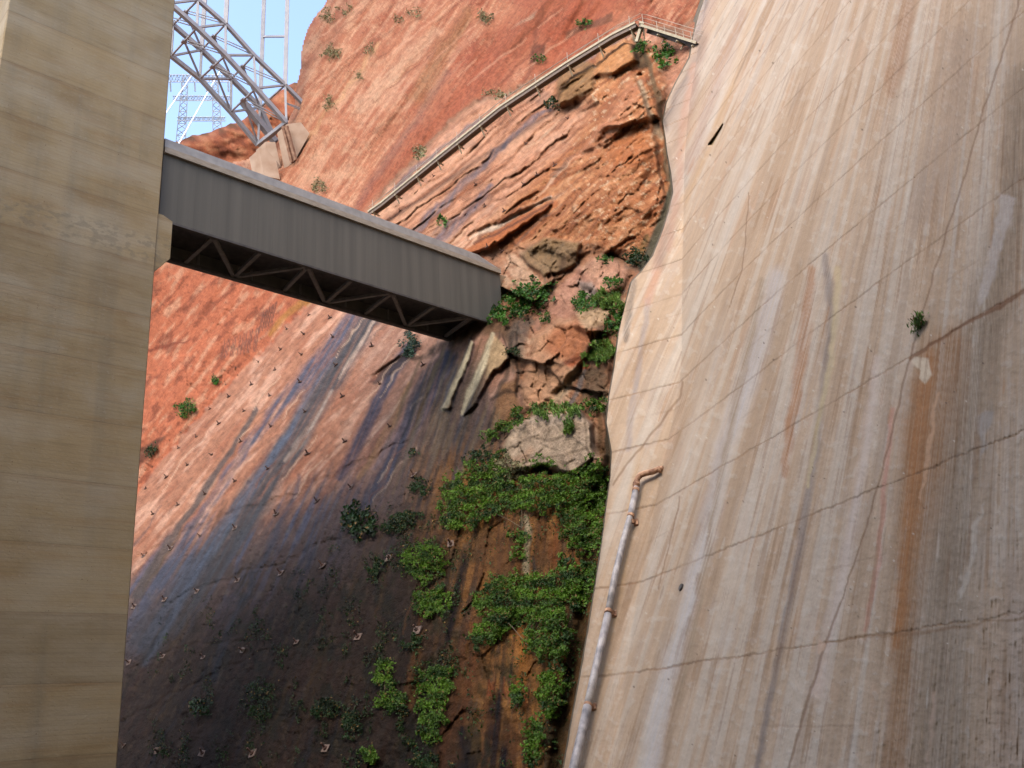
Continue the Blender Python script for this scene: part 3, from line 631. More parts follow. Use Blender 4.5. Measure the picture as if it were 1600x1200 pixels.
# run-off streaks: pencil of fall lines on the battered face
ua = np.arctan2(1629-DX, DY+967); ub = ua*2000; vv = np.hypot(1629-DX, DY+967)
bx_ = bend_x(DY); exx = edge_x(DY)
fr_ = np.clip((DX-exx)/np.maximum(bx_-exx, 4), 0, 1)
ubl = 1160+fr_*95                                  # on the abutment block the streaks follow its sides
isb = sstep(24, -24, DX-bx_)
ub2 = ub*(1-isb)+(np.arctan2(1629-bx_, DY+967)*2000+(bx_-DX)*0.95)*isb
u_ = ub2.ravel(); v_ = vv.ravel()
w1 = fbm(u_/46, v_/700, 3, 300)+0.3*fbm(DX.ravel()/60, DY.ravel()/90, 3, 340); w2 = fbm(u_/11, v_/300, 3, 301)*(0.55+0.9*fbm(DX.ravel()/90, DY.ravel()/110, 2, 341)); w3 = fbm(u_/2.4, v_/160, 3, 302); w4 = fbm(u_/80, v_/500, 2, 303); pt = fbm(DX.ravel()/16, DY.ravel()/16, 4, 304); w5 = fbm(u_/18, v_/240, 3, 305)*(0.6+0.9*fbm(DX.ravel()/110, DY.ravel()/90, 2, 342)); w6 = fbm(u_/3.6, v_/70, 3, 306)
Q.gr = w3
c = Q.c
c = mixc(c, lin(212, 200, 190), sstep(0.05, 0.55, w1)*0.4)
c = mixc(c, lin(176, 150, 126), sstep(0.05, 0.6, -w1+0.3*w4)*0.25)
c = mixc(c, lin(206, 164, 118), sstep(0.18, 0.6, w2)*0.16)
c = mixc(c, lin(160, 140, 130), sstep(0.15, 0.6, -w2)*0.16)
c = mixc(c, lin(196, 142, 110), sstep(0.25, 0.65, w5)*0.16)
c = mixc(c, lin(170, 164, 166), sstep(0.2, 0.6, -w5)*0.22)
c = mixc(c, lin(132, 112, 96), sstep(0.22, 0.6, w3)*0.04)
c = mixc(c, lin(226, 216, 206), sstep(0.22, 0.6, -w3)*0.04)
c = mixc(c, lin(150, 132, 120), sstep(0.3, 0.6, w6)*0.07)
c = mixc(c, lin(222, 212, 202), sstep(0.35, 0.6, pt)*0.3)
wb = fbm(u_/26, v_/2600, 3, 350); c = mixc(c, lin(172, 146, 122), sstep(0.1, 0.5, wb)*0.4); c = mixc(c, lin(216, 208, 200), sstep(0.1, 0.5, -wb)*0.4)
wc = fbm(u_/7, v_/2000, 3, 351); c = mixc(c, lin(160, 138, 120), sstep(0.15, 0.6, wc)*0.16); c = mixc(c, lin(206, 166, 128), sstep(0.2, 0.6, -wc)*0.16)
Q.c = c
def S(pts, col, al=1.0, soft=0.5, warp=0.4, grain=0.0): Q.stroke(pts, lin(*col), al, soft, warp, grain)
def G(pts, col, al=1.0, f=4, warp=0.4, grain=0.0): Q.poly(pts, lin(*col), al, f, warp, grain)
# broad zones
S([(1600, 130, 26), (1585, 300, 22), (1560, 420, 30), (1530, 560, 34), (1500, 700, 40), (1478, 900, 42), (1462, 1230, 46)], (138, 118, 98), 0.62, 0.8, 1, 0.5)
S([(1480, 545, 30), (1455, 640, 40), (1440, 760, 34), (1420, 900, 22), (1412, 1000, 18), (1398, 1220, 18)], (156, 112, 72), 0.6, 0.7, 0.8, 0.6)
S([(1450, 560, 12), (1432, 700, 16), (1425, 800, 12), (1410, 940, 9), (1400, 1010, 8)], (176, 116, 62), 0.6, 0.8, 0.8, 0.5)
S([(1500, 60, 26), (1480, 200, 26), (1440, 330, 20)], (168, 146, 130), 0.5, 0.9, 1, 0.5)
S([(1420, 0, 12), (1405, 90, 12), (1390, 150, 6)], (166, 126, 96), 0.6, 0.7, 1, 0.6)
S([(1185, 0, 6), (1160, 70, 6), (1135, 150, 6), (1110, 230, 5), (1080, 300, 5), (1062, 360, 5)], (204, 164, 118), 0.35, 0.8, 0.6, 0.5)
S([(1160, 20, 8), (1125, 110, 9), (1095, 200, 9), (1078, 260, 9)], (178, 148, 134), 0.5, 0.8, 0.8, 0.5)
S([(1110, 0, 9), (1095, 60, 10), (1080, 130, 9), (1070, 200, 8)], (184, 148, 130), 0.55, 0.8, 0.8, 0.4)
S([(1270, 420, 6), (1255, 540, 9), (1240, 640, 8), (1226, 740, 5)], (178, 122, 78), 0.6, 0.7, 0.6, 0.6)
S([(1290, 400, 5), (1300, 500, 7), (1285, 620, 6), (1265, 760, 6), (1230, 960, 5), (1205, 1080, 5), (1180, 1210, 5)], (132, 122, 122), 0.6, 0.8, 0.5, 0.4)
S([(1310, 420, 5), (1300, 560, 5), (1278, 660, 4), (1262, 760, 3)], (216, 196, 156), 0.6, 0.8, 0.5, 0.4)
S([(1215, 430, 13), (1190, 520, 16), (1160, 620, 15), (1130, 700, 12), (1105, 830, 14), (1085, 900, 12), (1065, 990, 13), (1035, 1080, 14), (1015, 1200, 14)], (204, 200, 204), 0.6, 0.8, 0.6, 0.5)
S([(1190, 440, 5), (1165, 560, 5), (1140, 680, 5), (1118, 780, 5), (1090, 960, 4), (1060, 1100, 4)], (168, 148, 126), 0.6, 0.8, 0.6, 0.8)
S([(1012, 470, 4), (1000, 560, 4), (988, 640, 5), (982, 700, 4)], (168, 158, 158), 0.6, 0.7, 0.4, 0.4)
S([(1040, 340, 4), (1026, 420, 7), (1012, 470, 6)], (198, 150, 128), 0.55, 0.8, 0.4, 0.5)
S([(992, 440, 4), (985, 480, 5), (978, 530, 4)], (112, 104, 100), 0.6, 0.7, 0.5, 0.8)
S([(1370, 560, 6), (1352, 700, 7), (1330, 820, 8), (1318, 900, 9), (1290, 1010, 10), (1275, 1080, 10)], (222, 204, 196), 0.5, 0.8, 0.5, 0.5)
S([(1395, 640, 4), (1382, 760, 4), (1372, 880, 4), (1352, 985, 3)], (206, 152, 134), 0.7, 0.7, 0.4, 0.4)
S([(1530, 820, 10), (1520, 960, 12), (1490, 1010, 8)], (178, 158, 140), 0.4, 0.8, 1, 0.6)
S([(1600, 900, 30), (1590, 1200, 44)], (176, 152, 136), 0.45, 0.8, 1, 0.3)
S([(1000, 700, 5), (985, 800, 6), (970, 900, 6), (950, 1000, 5)], (204, 168, 128), 0.5, 0.8, 0.6, 0.5)
S([(1095, 900, 4), (1075, 1000, 5), (1055, 1100, 5), (1035, 1200, 5)], (156, 130, 108), 0.5, 0.8, 0.6, 0.7)
# grey stained fillet at the top of the block
G([(1030, 195), (1045, 158), (1062, 128), (1082, 92), (1092, 75), (1086, 110), (1070, 150), (1055, 185), (1040, 215)], (158, 148, 144), 0.6, 6); G([(1036, 185), (1055, 150), (1078, 95), (1084, 97), (1070, 130), (1055, 165), (1040, 205)], (92, 86, 86), 0.75, 4, 0.8, 0.6)
G([(1060, 130), (1076, 92), (1082, 96), (1072, 118)], (206, 190, 168), 0.7, 3); S([(1100, 2, 5), (1092, 40, 5), (1085, 70, 4)], (120, 112, 116), 0.6, 0.8, 0.6, 0.6)
S([(1044, 230, 4), (1050, 280, 5), (1046, 330, 4)], (148, 132, 120), 0.6, 0.8)
S([(1092, 60, 10), (1070, 130, 16), (1056, 190, 14), (1060, 260, 12), (1052, 330, 12), (1030, 410, 10)], (150, 130, 118), 0.6, 0.9, 0.8, 0.4)
S([(1085, 100, 4), (1066, 200, 5), (1060, 300, 5), (1045, 390, 5)], (180, 140, 122), 0.5, 0.9, 0.5, 0.6)
# spalls, drips, patches
G([(1420, 556), (1450, 560), (1455, 585), (1445, 600), (1436, 590), (1438, 578), (1425, 566)], (224, 206, 184), 0.9, 2, 0.2)
S([(1468, 615, 2), (1460, 650, 3), (1452, 690, 3.5), (1445, 730, 3), (1440, 775, 2)], (206, 166, 134), 0.75, 0.5, 1)
G([(1527, 650), (1540, 640), (1553, 642), (1550, 662), (1540, 680), (1545, 700), (1530, 712), (1536, 690), (1526, 672)], (176, 166, 160), 0.75, 3, 0.3)
G([(1565, 300), (1590, 310), (1580, 350), (1560, 400), (1545, 470), (1528, 480), (1535, 420), (1548, 380)], (204, 192, 186), 0.7, 4, 1, 0.5)
G([(1528, 800), (1536, 780), (1522, 870), (1515, 900), (1498, 930), (1492, 935), (1498, 900), (1510, 890), (1515, 850)], (214, 202, 190), 0.6, 3, 1.2, 0.6)
S([(1462, 1080, 3), (1458, 1140, 4), (1450, 1200, 3)], (206, 176, 156), 0.5, 0.6, 1, 1)
for k in range(70):
    x0 = 1010+RNG.random()*590; y0 = RNG.random()*1100; L = 15+RNG.random()*60; dxs = (1629-x0)/(y0+967)
    if x0 < edge_x(y0)+15: continue
    S([(x0, y0, 0.9), (x0-dxs*L*0.5, y0+L*0.5, 1.2+RNG.random()*1.3), (x0-dxs*L, y0+L, 0.9)], [(142, 118, 100), (232, 222, 210), (184, 134, 90)][k % 3], 0.35, 0.9, 0.2, 0.6)
for k in range(160):                               # bug holes and specks
    x0 = 980+RNG.random()*620; y0 = RNG.random()*1200
    if x0 > edge_x(y0)+8: r_ = 0.5+RNG.random()*0.8; S([(x0, y0, r_), (x0+0.8, y0+0.6, r_)], [(100, 80, 66), (226, 216, 204)][k % 2], 0.8, 0.5, 0)
# lift joints every 3 m of height, plus wobble; contraction joints
wz = 0.035*fbm(DX.ravel()/30, DY.ravel()/30, 4, 310)+0.02*fbm(DX.ravel()/6, DY.ravel()/6, 2, 311)
ppm = FPX/DD.ravel()
GRV = np.zeros(DX.size)
for k in range(-4, 60):
    for sub, st in ((0.0, 1.0), (1.5, 0.32)):
        z0 = 0.91+2.98*k+sub
        dist = np.abs(dz-z0-wz)*ppm
        a = (1-sstep(0.6, 2.6, dist))*st*np.clip(0.85+0.6*fbm(DX.ravel()/55, DY.ravel()/55, 3, 320+k % 5), 0.05, 1)
        if sub: a = a*sstep(-0.1, 0.5, fbm(DX.ravel()/120, DY.ravel()/120, 2, 330+k % 3))
        a = a*sstep(230, 90, -DY.ravel()+20*k*0)
        col = mixc(np.ones((a.size, 1))*lin(104, 78, 58), lin(150, 104, 64), sstep(-0.2, 0.4, pt))
        Q.c = Q.c*(1-0.6*a[:, None])+col*0.6*a[:, None]; GRV += a*0.025
        below = np.clip((z0+wz-dz)*ppm, 0, 60); a2 = (below > 0)*np.exp(-below/18)*st*sstep(0.1, 0.6, w2+0.3*w3)*(dz < z0)*0.16
        Q.c = Q.c*(1-a2[:, None])+lin(140, 104, 74)*a2[:, None]
for pts in ([(1594, -10, 1.6), (1575, 60, 1.6), (1536, 174, 1.4), (1505, 280, 1.4), (1478, 364, 1.6), (1450, 460, 1.2), (1420, 566, 1.6), (1400, 650, 1.8), (1372, 762, 1.4), (1345, 850, 1.2), (1318, 930, 1.2), (1292, 1001, 2.4), (1262, 1095, 2.2), (1232, 1200, 2), (1200, 1310, 2)],
            [(1066, 597, 1.6), (1060, 622, 1.6), (1030, 662, 1.6), (1000, 700, 1.6), (975, 730, 1.6), (957, 758, 1.6)], [(1170, 300, 0.7), (1160, 420, 0.8), (1140, 480, 0.6)], [(1062, 775, 0.8), (1045, 850, 0.9), (1030, 920, 0.8)]):
    S(pts, (128, 92, 66), 0.6, 0.6, 0.35)
    idx, a = Q.stroke_a(pts, 0.6, 0.35); GRV[idx] += a*0.02
S([(1420, 562, 2.5), (1460, 538, 3), (1500, 512, 3.5), (1545, 488, 3), (1600, 455, 3)], (122, 78, 44), 0.75, 0.6, 0.8)
S([(1292, 1001, 2), (1340, 997, 3), (1400, 990, 3), (1480, 985, 2.4), (1600, 965, 2.2)], (142, 106, 74), 0.5, 0.6, 0.8)
S([(1283, 1003, 4), (1280, 1020, 4), (1290, 1006, 3)], (214, 182, 160), 0.8, 0.6, 0.8)
bl_ = np.exp(-((DX-exx).ravel()/5)**2)*0.3; Q.c = Q.c*(1-bl_[:, None])+lin(120, 96, 66)*bl_[:, None]*sstep(600, 800, DY.ravel())[:, None]+Q.c*bl_[:, None]*(1-sstep(600, 800, DY.ravel())[:, None])
Q.c *= 0.52*np.array([0.97, 0.965, 0.89])
GRV -= 0.02*(pt+w6)
# triangular gallery opening is a real recess cut back into the face
HOLE = [(1106, 227), (1117, 212), (1130, 193), (1128, 201), (1121, 213), (1113, 227)]
idx, a = Q.poly_a(HOLE, 1.0, 0); GRV[idx] += a*1.0; Q.blend(idx, a, lin(120, 96, 50)*0.6)
dam_m = attr_mat('dam_concrete', 0.88, 0.06, 2.2, 14.0, 0.25, 0.04, spec=0.3)
DV = unproj(DX, DY, DD+GRV.reshape(DX.shape))
dam = empty('concrete_dam', tuple(unproj(1200, 1200, 20.0)), 'huge leaning pale concrete dam face with streaks and joint lines', 'dam')
off = np.array(dam.location)
sheet('dam_face', DV-off, Q.c, dam_m, None, parent=dam)
# the side of the abutment block, running back into the rock
ey = np.arange(-560, 1620, 6.0); ex_ = edge_x(ey); ed = dam_depth(ex_, ey)
rows = []
for k, (bk, lf) in enumerate(((0, 0), (0.25, 0.0), (1.2, 2.0), (4.5, 6.0))):
    rows.append(unproj(ex_-lf, ey, ed+bk))
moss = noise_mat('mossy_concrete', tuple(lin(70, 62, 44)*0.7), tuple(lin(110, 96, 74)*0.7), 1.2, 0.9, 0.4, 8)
SV = np.stack(rows, 1)-off
sheet('side_face', SV, None, moss, None, parent=dam)

# ------------------------------------------------------------------ ground and an added block behind the camera
# unseen block, added to keep the low sky off the foot of the walls
ph = MB(); ph.box((-110, -50, -3), (150, 0, 0), (0, 43, 0), (0, 0, 54))
pho = ph.build('sky_block', noise_mat('sky_block_surface', (0.10, 0.08, 0.06), (0.16, 0.13, 0.10), 0.4, 0.9, 0.3, 5)); tag(pho, 'plain unseen block added behind the viewer to hold off low sky light', 'light blocker')
gm = noise_mat('gravel_concrete', (0.06, 0.05, 0.04), (0.11, 0.10, 0.085), 0.6, 0.95, 0.4, 9)
me = bpy.data.meshes.new('ground'); me.from_pydata([(-1500, -1500, -3.0), (1500, -1500, -3.0), (1500, 1500, -3.0), (-1500, 1500, -3.0)], [], [(0, 1, 2, 3)])
tag(link('ground', me, gm), kind='structure')
# ------------------------------------------------------------------ concrete tower on the left
def W(px, py, P0_=None, N_=None): return onplane(px, py, P0 if P0_ is None else P0_, NB if N_ is None else N_)
pier_m, n, l, b = new_mat('tower_concrete')
tc = n.new('ShaderNodeTexCoord')
def mapping(scale, src='Object'):
    mp = n.new('ShaderNodeMapping'); mp.inputs['Scale'].default_value = scale; l.new(tc.outputs[src], mp.inputs[0]); return mp
def nz(mp, s, d=6):
    t = n.new('ShaderNodeTexNoise'); t.inputs['Scale'].default_value = s; t.inputs['Detail'].default_value = d; l.new(mp.outputs[0], t.inputs['Vector']); return t
def ramp(src, stops):
    r = n.new('ShaderNodeValToRGB'); e = r.color_ramp.elements
    while len(e) < len(stops): e.new(0.5)
    for k, (p_, c_) in enumerate(stops): e[k].position = p_; e[k].color = (*c_, 1)
    l.new(src, r.inputs[0]); return r
def mix(a, b_, f, mode='MIX'):
    m = n.new('ShaderNodeMix'); m.data_type = 'RGBA'; m.blend_type = mode
    for s_, v in ((m.inputs[6], a), (m.inputs[7], b_), (m.inputs[0], f)):
        if hasattr(v, 'links'): l.new(v, s_)
        elif isinstance(v, (int, float)): s_.default_value = v
        else: s_.default_value = (*v, 1)
    return m.outputs[2]
K = 0.50
vb = nz(mapping((1, 1, 0.05)), 1.1, 7); hb = nz(mapping((0.35, 0.35, 3.0)), 1.0, 8); bl = nz(mapping((1, 1, 1)), 0.45, 8); fine = nz(mapping((1, 1, 1.6)), 6.0, 8)
hb2 = nz(mapping((0.2, 0.2, 7.0)), 1.4, 6)
c = ramp(bl.outputs[0], [(0.3, lin(172, 148, 108)*K), (0.5, lin(190, 168, 126)*K), (0.7, lin(196, 180, 148)*K)]).outputs[0]
c = mix(c, lin(132, 128, 116)*K, ramp(vb.outputs[0], [(0.5, (0, 0, 0)), (0.8, (0.6,)*3)]).outputs[0])
c = mix(c, lin(176, 136, 84)*K, ramp(hb.outputs[0], [(0.52, (0, 0, 0)), (0.72, (0.5,)*3)]).outputs[0])
c = mix(c, lin(206, 196, 176)*K, ramp(fine.outputs[0], [(0.58, (0, 0, 0)), (0.78, (0.5,)*3)]).outputs[0])
c = mix(c, lin(110, 98, 78)*K, ramp(hb2.outputs[0], [(0.52, (0, 0, 0)), (0.7, (0.25,)*3)]).outputs[0])
ge = n.new('ShaderNodeSeparateXYZ'); l.new(tc.outputs['Object'], ge.inputs[0])
def math_(op, a, b_=None):
    m = n.new('ShaderNodeMath'); m.operation = op
    for s_, v in zip(m.inputs, (a, b_)):
        if v is None: continue
        if hasattr(v, 'links'): l.new(v, s_)
        else: s_.default_value = v
    return m.outputs[0]
zn = math_('ADD', ge.outputs[2], math_('MULTIPLY', math_('SUBTRACT', bl.outputs[0], 0.5), 0.10))
fr0 = math_('FRACT', math_('DIVIDE', math_('ADD', zn, 50.35), 2.85))
d0 = math_('ABSOLUTE', math_('SUBTRACT', fr0, 0.5))
kf = math_('FLOOR', math_('DIVIDE', math_('ADD', zn, 50.35-1.425), 2.85))
wn = n.new('ShaderNodeTexWhiteNoise'); wn.noise_dimensions = '1D'; l.new(kf, wn.inputs['W'])
c = mix(c, lin(128, 116, 94)*K, math_('MULTIPLY', wn.outputs['Value'], math_('MULTIPLY', hb.outputs[0], 0.75)))
wn2 = n.new('ShaderNodeTexWhiteNoise'); wn2.noise_dimensions = '1D'; l.new(math_('ADD', kf, 7.3), wn2.inputs['W'])
c = mix(c, lin(206, 180, 132)*K, math_('MULTIPLY', wn2.outputs['Value'], math_('MULTIPLY', bl.outputs[0], 0.8)))
big = nz(mapping((0.25, 0.25, 0.6)), 1.0, 9); c = mix(c, lin(216, 206, 182)*K, ramp(big.outputs[0], [(0.45, (0, 0, 0)), (0.70, (0.45,)*3)]).outputs[0])
rag = nz(mapping((1, 1, 1.5)), 2.2, 10); zs = ramp(math_('ABSOLUTE', math_('SUBTRACT', ge.outputs[2], 26.0)), [(0.0, (1, 1, 1)), (0.5, (1, 1, 1)), (1.0, (0, 0, 0))]).outputs[0]
c = mix(c, lin(136, 128, 112)*K, math_('MULTIPLY', zs, ramp(rag.outputs[0], [(0.5, (0, 0, 0)), (0.58, (0.4,)*3)]).outputs[0]))
jl = ramp(d0, [(0.0, (0.3,)*3), (0.008, (0.16,)*3), (0.016, (0, 0, 0))]).outputs[0]
below = ramp(fr0, [(0.05, (0, 0, 0)), (0.42, (0.05,)*3), (0.497, (0.55,)*3), (0.503, (0, 0, 0))]).outputs[0]
c = mix(c, lin(150, 108, 62)*K, mix((0, 0, 0), below, hb.outputs[0]))
jm = mix((0, 0, 0), jl, ramp(vb.outputs[0], [(0.3, (0.35,)*3), (0.6, (1,)*3)]).outputs[0])
c = mix(c, lin(92, 76, 54)*K, jm)
# board marks
bm_ = math_('FRACT', math_('DIVIDE', math_('ADD', ge.outputs[2], 50.0), 0.19))
bmr = ramp(bm_, [(0.0, (0.10,)*3), (0.2, (0, 0, 0)), (0.8, (0, 0, 0)), (1.0, (0.10,)*3)]).outputs[0]
c = mix(c, lin(120, 108, 88)*K, bmr)
sp = nz(mapping((1, 1, 1)), 11.0, 2); c = mix(c, lin(110, 72, 44)*K, ramp(sp.outputs[0], [(0.72, (0, 0, 0)), (0.76, (0.7,)*3)]).outputs[0])
l.new(c, b.inputs['Base Color']); b.inputs['Roughness'].default_value = 0.9
bp = n.new('ShaderNodeBump'); bp.inputs['Strength'].default_value = 0.35; bp.inputs['Distance'].default_value = 0.03
hh = math_('ADD', math_('MULTIPLY', fine.outputs[0], 0.8), math_('MULTIPLY', math_('ADD', jl, bmr), -0.9)); l.new(hh, bp.inputs['Height']); l.new(bp.outputs[0], b.inputs['Normal'])

PF = P0-NB*0.30                                    # plane of the tower's face
pr = onplane(228, 600, PF, NB); pl_ = onplane(5, 60, PF, NB)
L_ = (pr-pl_)@E
base = pr-ZV*(pr[2]+3.0)
tower = empty('concrete_tower', tuple(base), 'tall pale weathered concrete tower filling the left side, footbridge meeting its edge', 'tower')
m = MB(); Ht = 58.0
segs = 29
m.box(base-E*L_, E*L_, NB*7.0, ZV*Ht)
shaft = m.build('shaft', pier_m, tower, bevel=0.05)
# corbel carrying the footbridge
k0 = onplane(250, 335, PF, NB); k1 = onplane(238, 427, PF, NB)
zt = k0[2]-0.05; e0 = base
def at_z(z, de, dn=0.0): return base+E*de+NB*dn+ZV*(z-base[2])
cz0 = onplane(238, 424, PF, NB)[2]; cz1 = onplane(268, 404, PF, NB)[2]
dE = (onplane(270, 350, PF, NB)-pr)@E
m = MB(); cv = []
for dn in (0.05, 4.6):
    cv += [at_z(cz0, -0.05, dn), at_z(cz1, dE, dn), at_z(zt-0.12, dE, dn), at_z(zt+0.1, 0.25, dn), at_z(zt+0.1, -0.05, dn)]
m.add(cv, [(0, 1, 2, 3, 4), (9, 8, 7, 6, 5), (0, 5, 6, 1), (1, 6, 7, 2), (2, 7, 8, 3), (3, 8, 9, 4), (4, 9, 5, 0)])
m.build('corbel', pier_m, tower)

# ------------------------------------------------------------------ enclosed footbridge
wall_m = noise_mat('bridge_panel', tuple(lin(98, 95, 86)*0.58), tuple(lin(114, 110, 100)*0.58), 1.1, 0.75, 0.06, 30, stretch=(1.6, 1.6, 0.06))
dark_m = noise_mat('bridge_steel', (0.035, 0.032, 0.03), (0.07, 0.062, 0.055), 3, 0.7, 0.2)
trim_m = noise_mat('bridge_trim', tuple(lin(150, 136, 118)*0.7), tuple(lin(176, 164, 146)*0.7), 2, 0.7, 0.1, stretch=(1, 1, 4))
roof_m = noise_mat('bridge_roof', tuple(lin(150, 146, 142)*0.6), tuple(lin(176, 172, 166)*0.6), 2, 0.5, 0.1)
za = onb(256, 235.6)[2]; zb = onb(258, 341.4)[2]; zc2 = onb(781, 431.7)[2]; zd = onb(754, 501.5)[2]
ztop = (za+zc2)/2; zbot = (zb+zd)/2
s0 = -0.0; s1 = (onb(781, 431.7)-P0)@E; s1b = (onb(754, 501.5)-P0)@E
def BP(s_, nn, z): return P0+E*s_+NB*nn+ZV*(z-P0[2])
# width from the far lower edge seen under the deck
def rs(px, py, z): d = ray(px, py); q = d*(z/d[2]); return (q-P0)@E, (q-P0)@NB
wd = rs(268, 404, zbot)[1]; wd2 = rs(640, 513, zbot)[1]; WD = (wd+wd2)/2
fb = empty('enclosed_footbridge', tuple(BP(s0, 0, zbot)), 'dark grey boxed-in footbridge spanning from the tower to the rock wall', 'bridge')
m = MB()
m.add([BP(s0, 0, zbot), BP(s1, 0, zbot), BP(s1, 0, ztop), BP(s0, 0, ztop), BP(s0, .15, zbot), BP(s1, .15, zbot), BP(s1, .15, ztop), BP(s0, .15, ztop)],
      [(0, 1, 2, 3), (7, 6, 5, 4), (0, 4, 5, 1), (1, 5, 6, 2), (2, 6, 7, 3), (3, 7, 4, 0)])
wallp = m.build('side_wall', wall_m, fb)
m = MB(); m.box(BP(s0, WD-.15, zbot), E*(s1-s0), NB*.15, ZV*(ztop-zbot)); m.build('side_wall', wall_m, fb)
m = MB()                                           # seam ribs between panels, proud of the wall
np_ = 26
for k in range(1, np_):
    ss = s0+(s1-s0)*k/np_; m.box(BP(ss, -0.004, zbot+.05), E*.02, NB*.006, ZV*(ztop-zbot-.1))
m.build('panel_seam', wall_m, wallp)
m = MB(); m.box(BP(s0, -.06, zbot-.12), E*(s1-s0+.15), NB*.24, ZV*.118); m.build('bottom_chord', dark_m, fb)
m = MB(); m.box(BP(s0+.4, WD-.25, zbot-.22), E*(s1-s0-.3), NB*.3, ZV*.215); m.build('bottom_chord', dark_m, fb)
# fascia and roof kerb
hf = (onb(256, 215.5)[2]-ztop)
m = MB(); m.box(BP(s0, -.16, ztop+.002), E*(s1-s0), NB*.3, ZV*hf*.36); m.build('fascia', trim_m, fb)
m = MB(); s2 = (onb(746, 401.5)-P0)@E
prof = [(-.10, hf*.365), (-.04, hf*.98), (.25, hf*1.02), (.25, hf*.365)]
vs = [BP(s0, a, ztop+z) for a, z in prof]+[BP(s2, a, ztop+z) for a, z in prof]+[BP(s1-.05, -.10, ztop+hf*.365), BP(s1-.05, .25, ztop+hf*.365)]
m.add(vs, [(0, 4, 5, 1), (1, 5, 6, 2), (2, 6, 7, 3), (3, 7, 4, 0), (3, 2, 1, 0), (5, 8, 4), (6, 9, 8, 5), (7, 9, 6), (4, 8, 9, 7)])
m.build('roof_kerb', roof_m, fb)
m = MB(); m.box(BP(s0, .25, ztop+.01), E*(s1-s0-.3), NB*(WD-.25), ZV*.18); m.build('roof', roof_m, fb)
m = MB(); m.box(BP(s0, .15, zbot+.75), E*(s1-s0), NB*(WD-.3), ZV*.12); m.build('floor', dark_m, fb)
brace_m = noise_mat('bridge_brace', (0.11, 0.10, 0.09), (0.17, 0.155, 0.14), 3, 0.7, 0.2)
m = MB(); NPN = 7
def UB(s_, nn, dz=0.0): return BP(s_, nn, zbot-.02+dz)
NJ = [rs(*q, zbot)[0] for q in ((328, 374), (400, 398), (474, 420), (541, 442), (605, 461), (670, 482), (728, 500))]
FJ = [rs(*q, zbot-.1)[0] for q in ((290, 411), (366, 434), (442, 457), (506, 476), (566, 494), (630, 513), (690, 530))]
for fi, ns in ((0, (0,)), (1, (0, 1, 2)), (2, (2,)), (3, (2, 3, 4)), (4, (4,)), (5, (4, 5, 6)), (6, (6,))):
    for ni in ns:
        bs = MB(); bs.beam(UB(FJ[fi], WD-.12), UB(NJ[ni], .1), .22, .18); bs.build('bottom_brace', brace_m, fb)
for k in range(NPN+1):
    ss = s0+.6+(s1-s0-.9)*k/NPN; m2 = MB(); m2.beam(BP(ss, WD-.16, zbot), BP(ss, WD-.16, zbot+.75), .14, .14); m2.build('post', brace_m, fb)
# concrete seat where the footbridge enters the rock
seat_m = noise_mat('seat_concrete', tuple(lin(150, 122, 92)*0.6), tuple(lin(178, 152, 120)*0.6), 1.2, 0.9, 0.4, 6)
m = MB(); m.box(BP(s1-.3, .35, zbot-.6), E*4.2, NB*4.5, ZV*(ztop-zbot+.9)); st = m.build('bridge_seat', seat_m, None, bevel=.06)
tag(st, 'buff concrete block in the rock at the far end of the footbridge', 'concrete block')

# ------------------------------------------------------------------ catwalk up the cliff
cw_m = noise_mat('catwalk_steel', tuple(lin(150, 138, 112)*0.7), tuple(lin(178, 166, 138)*0.7), 4, 0.6, 0.15)
cwd_m = noise_mat('catwalk_channel', tuple(lin(98, 84, 74)*0.6), tuple(lin(124, 104, 88)*0.6), 4, 0.7, 0.15)
rail_m = noise_mat('rail_paint', tuple(lin(170, 152, 132)*0.55), tuple(lin(190, 172, 150)*0.55), 4, 0.5, 0.05)
def catwalk(pts, posts, rs_, label, rail_h=1.05, wire=True):
    t = empty('catwalk', tuple(pts[0]), label, 'catwalk')
    pts = [np.array(p) for p in pts]
    seg = [0.0]
    for a, b_ in zip(pts[:-1], pts[1:]): seg.append(seg[-1]+np.linalg.norm(b_-a))
    def pos(s_):
        i = min(max(np.searchsorted(seg, s_)-1, 0), len(pts)-2); f = (s_-seg[i])/(seg[i+1]-seg[i]); return pts[i]*(1-f)+pts[i+1]*f, unit(pts[i+1]-pts[i])
    for (nm, mt, offn, offz, w_, h_) in (('edge_channel', cw_m, -.5, 0.0, .10, .22), ('stringer', cwd_m, -.40, -.30, .12, .34), ('deck', cwd_m, 0.0, .0, .9, .06), ('edge_channel', cw_m, .5, 0.0, .10, .22)):
        m = MB()
        for a, b_ in zip(pts[:-1], pts[1:]):
            d = unit(b_-a); hz = unit([d[0], d[1], 0]); nn = np.array([-hz[1], hz[0], 0]);  nn = nn if nn@NB > 0 else -nn
            m.beam(a+nn*offn+ZV*offz, b_+nn*offn+ZV*offz, w_, h_)
        m.build(nm, mt, t)
    for s_ in posts:
        p, d = pos(s_*seg[-1]); hz = unit([d[0], d[1], 0]); nn = np.array([-hz[1], hz[0], 0]); nn = nn if nn@NB > 0 else -nn
        for sd in (-.5, .5):
            m = MB(); m.beam(p+nn*sd, p+nn*sd+ZV*rail_h, .055, .055); m.build('rail_post', rail_m, t)
        m = MB(); m.beam(p-nn*.5-ZV*.3, p+nn*.2-ZV*1.3, .10, .10); m.beam(p-nn*.55-ZV*.5, p+nn*.6-ZV*.5, .12, .12); m.build('bracket', cw_m, t)
    for sd in (-.5, .5):
        for hh_ in (rail_h, rail_h*.55):
            m = MB(); nn_ = NB*sd; m.tube([p+nn_+ZV*hh_ for p in pts], .028, 6); m.build('handrail', rail_m, t)
    return t
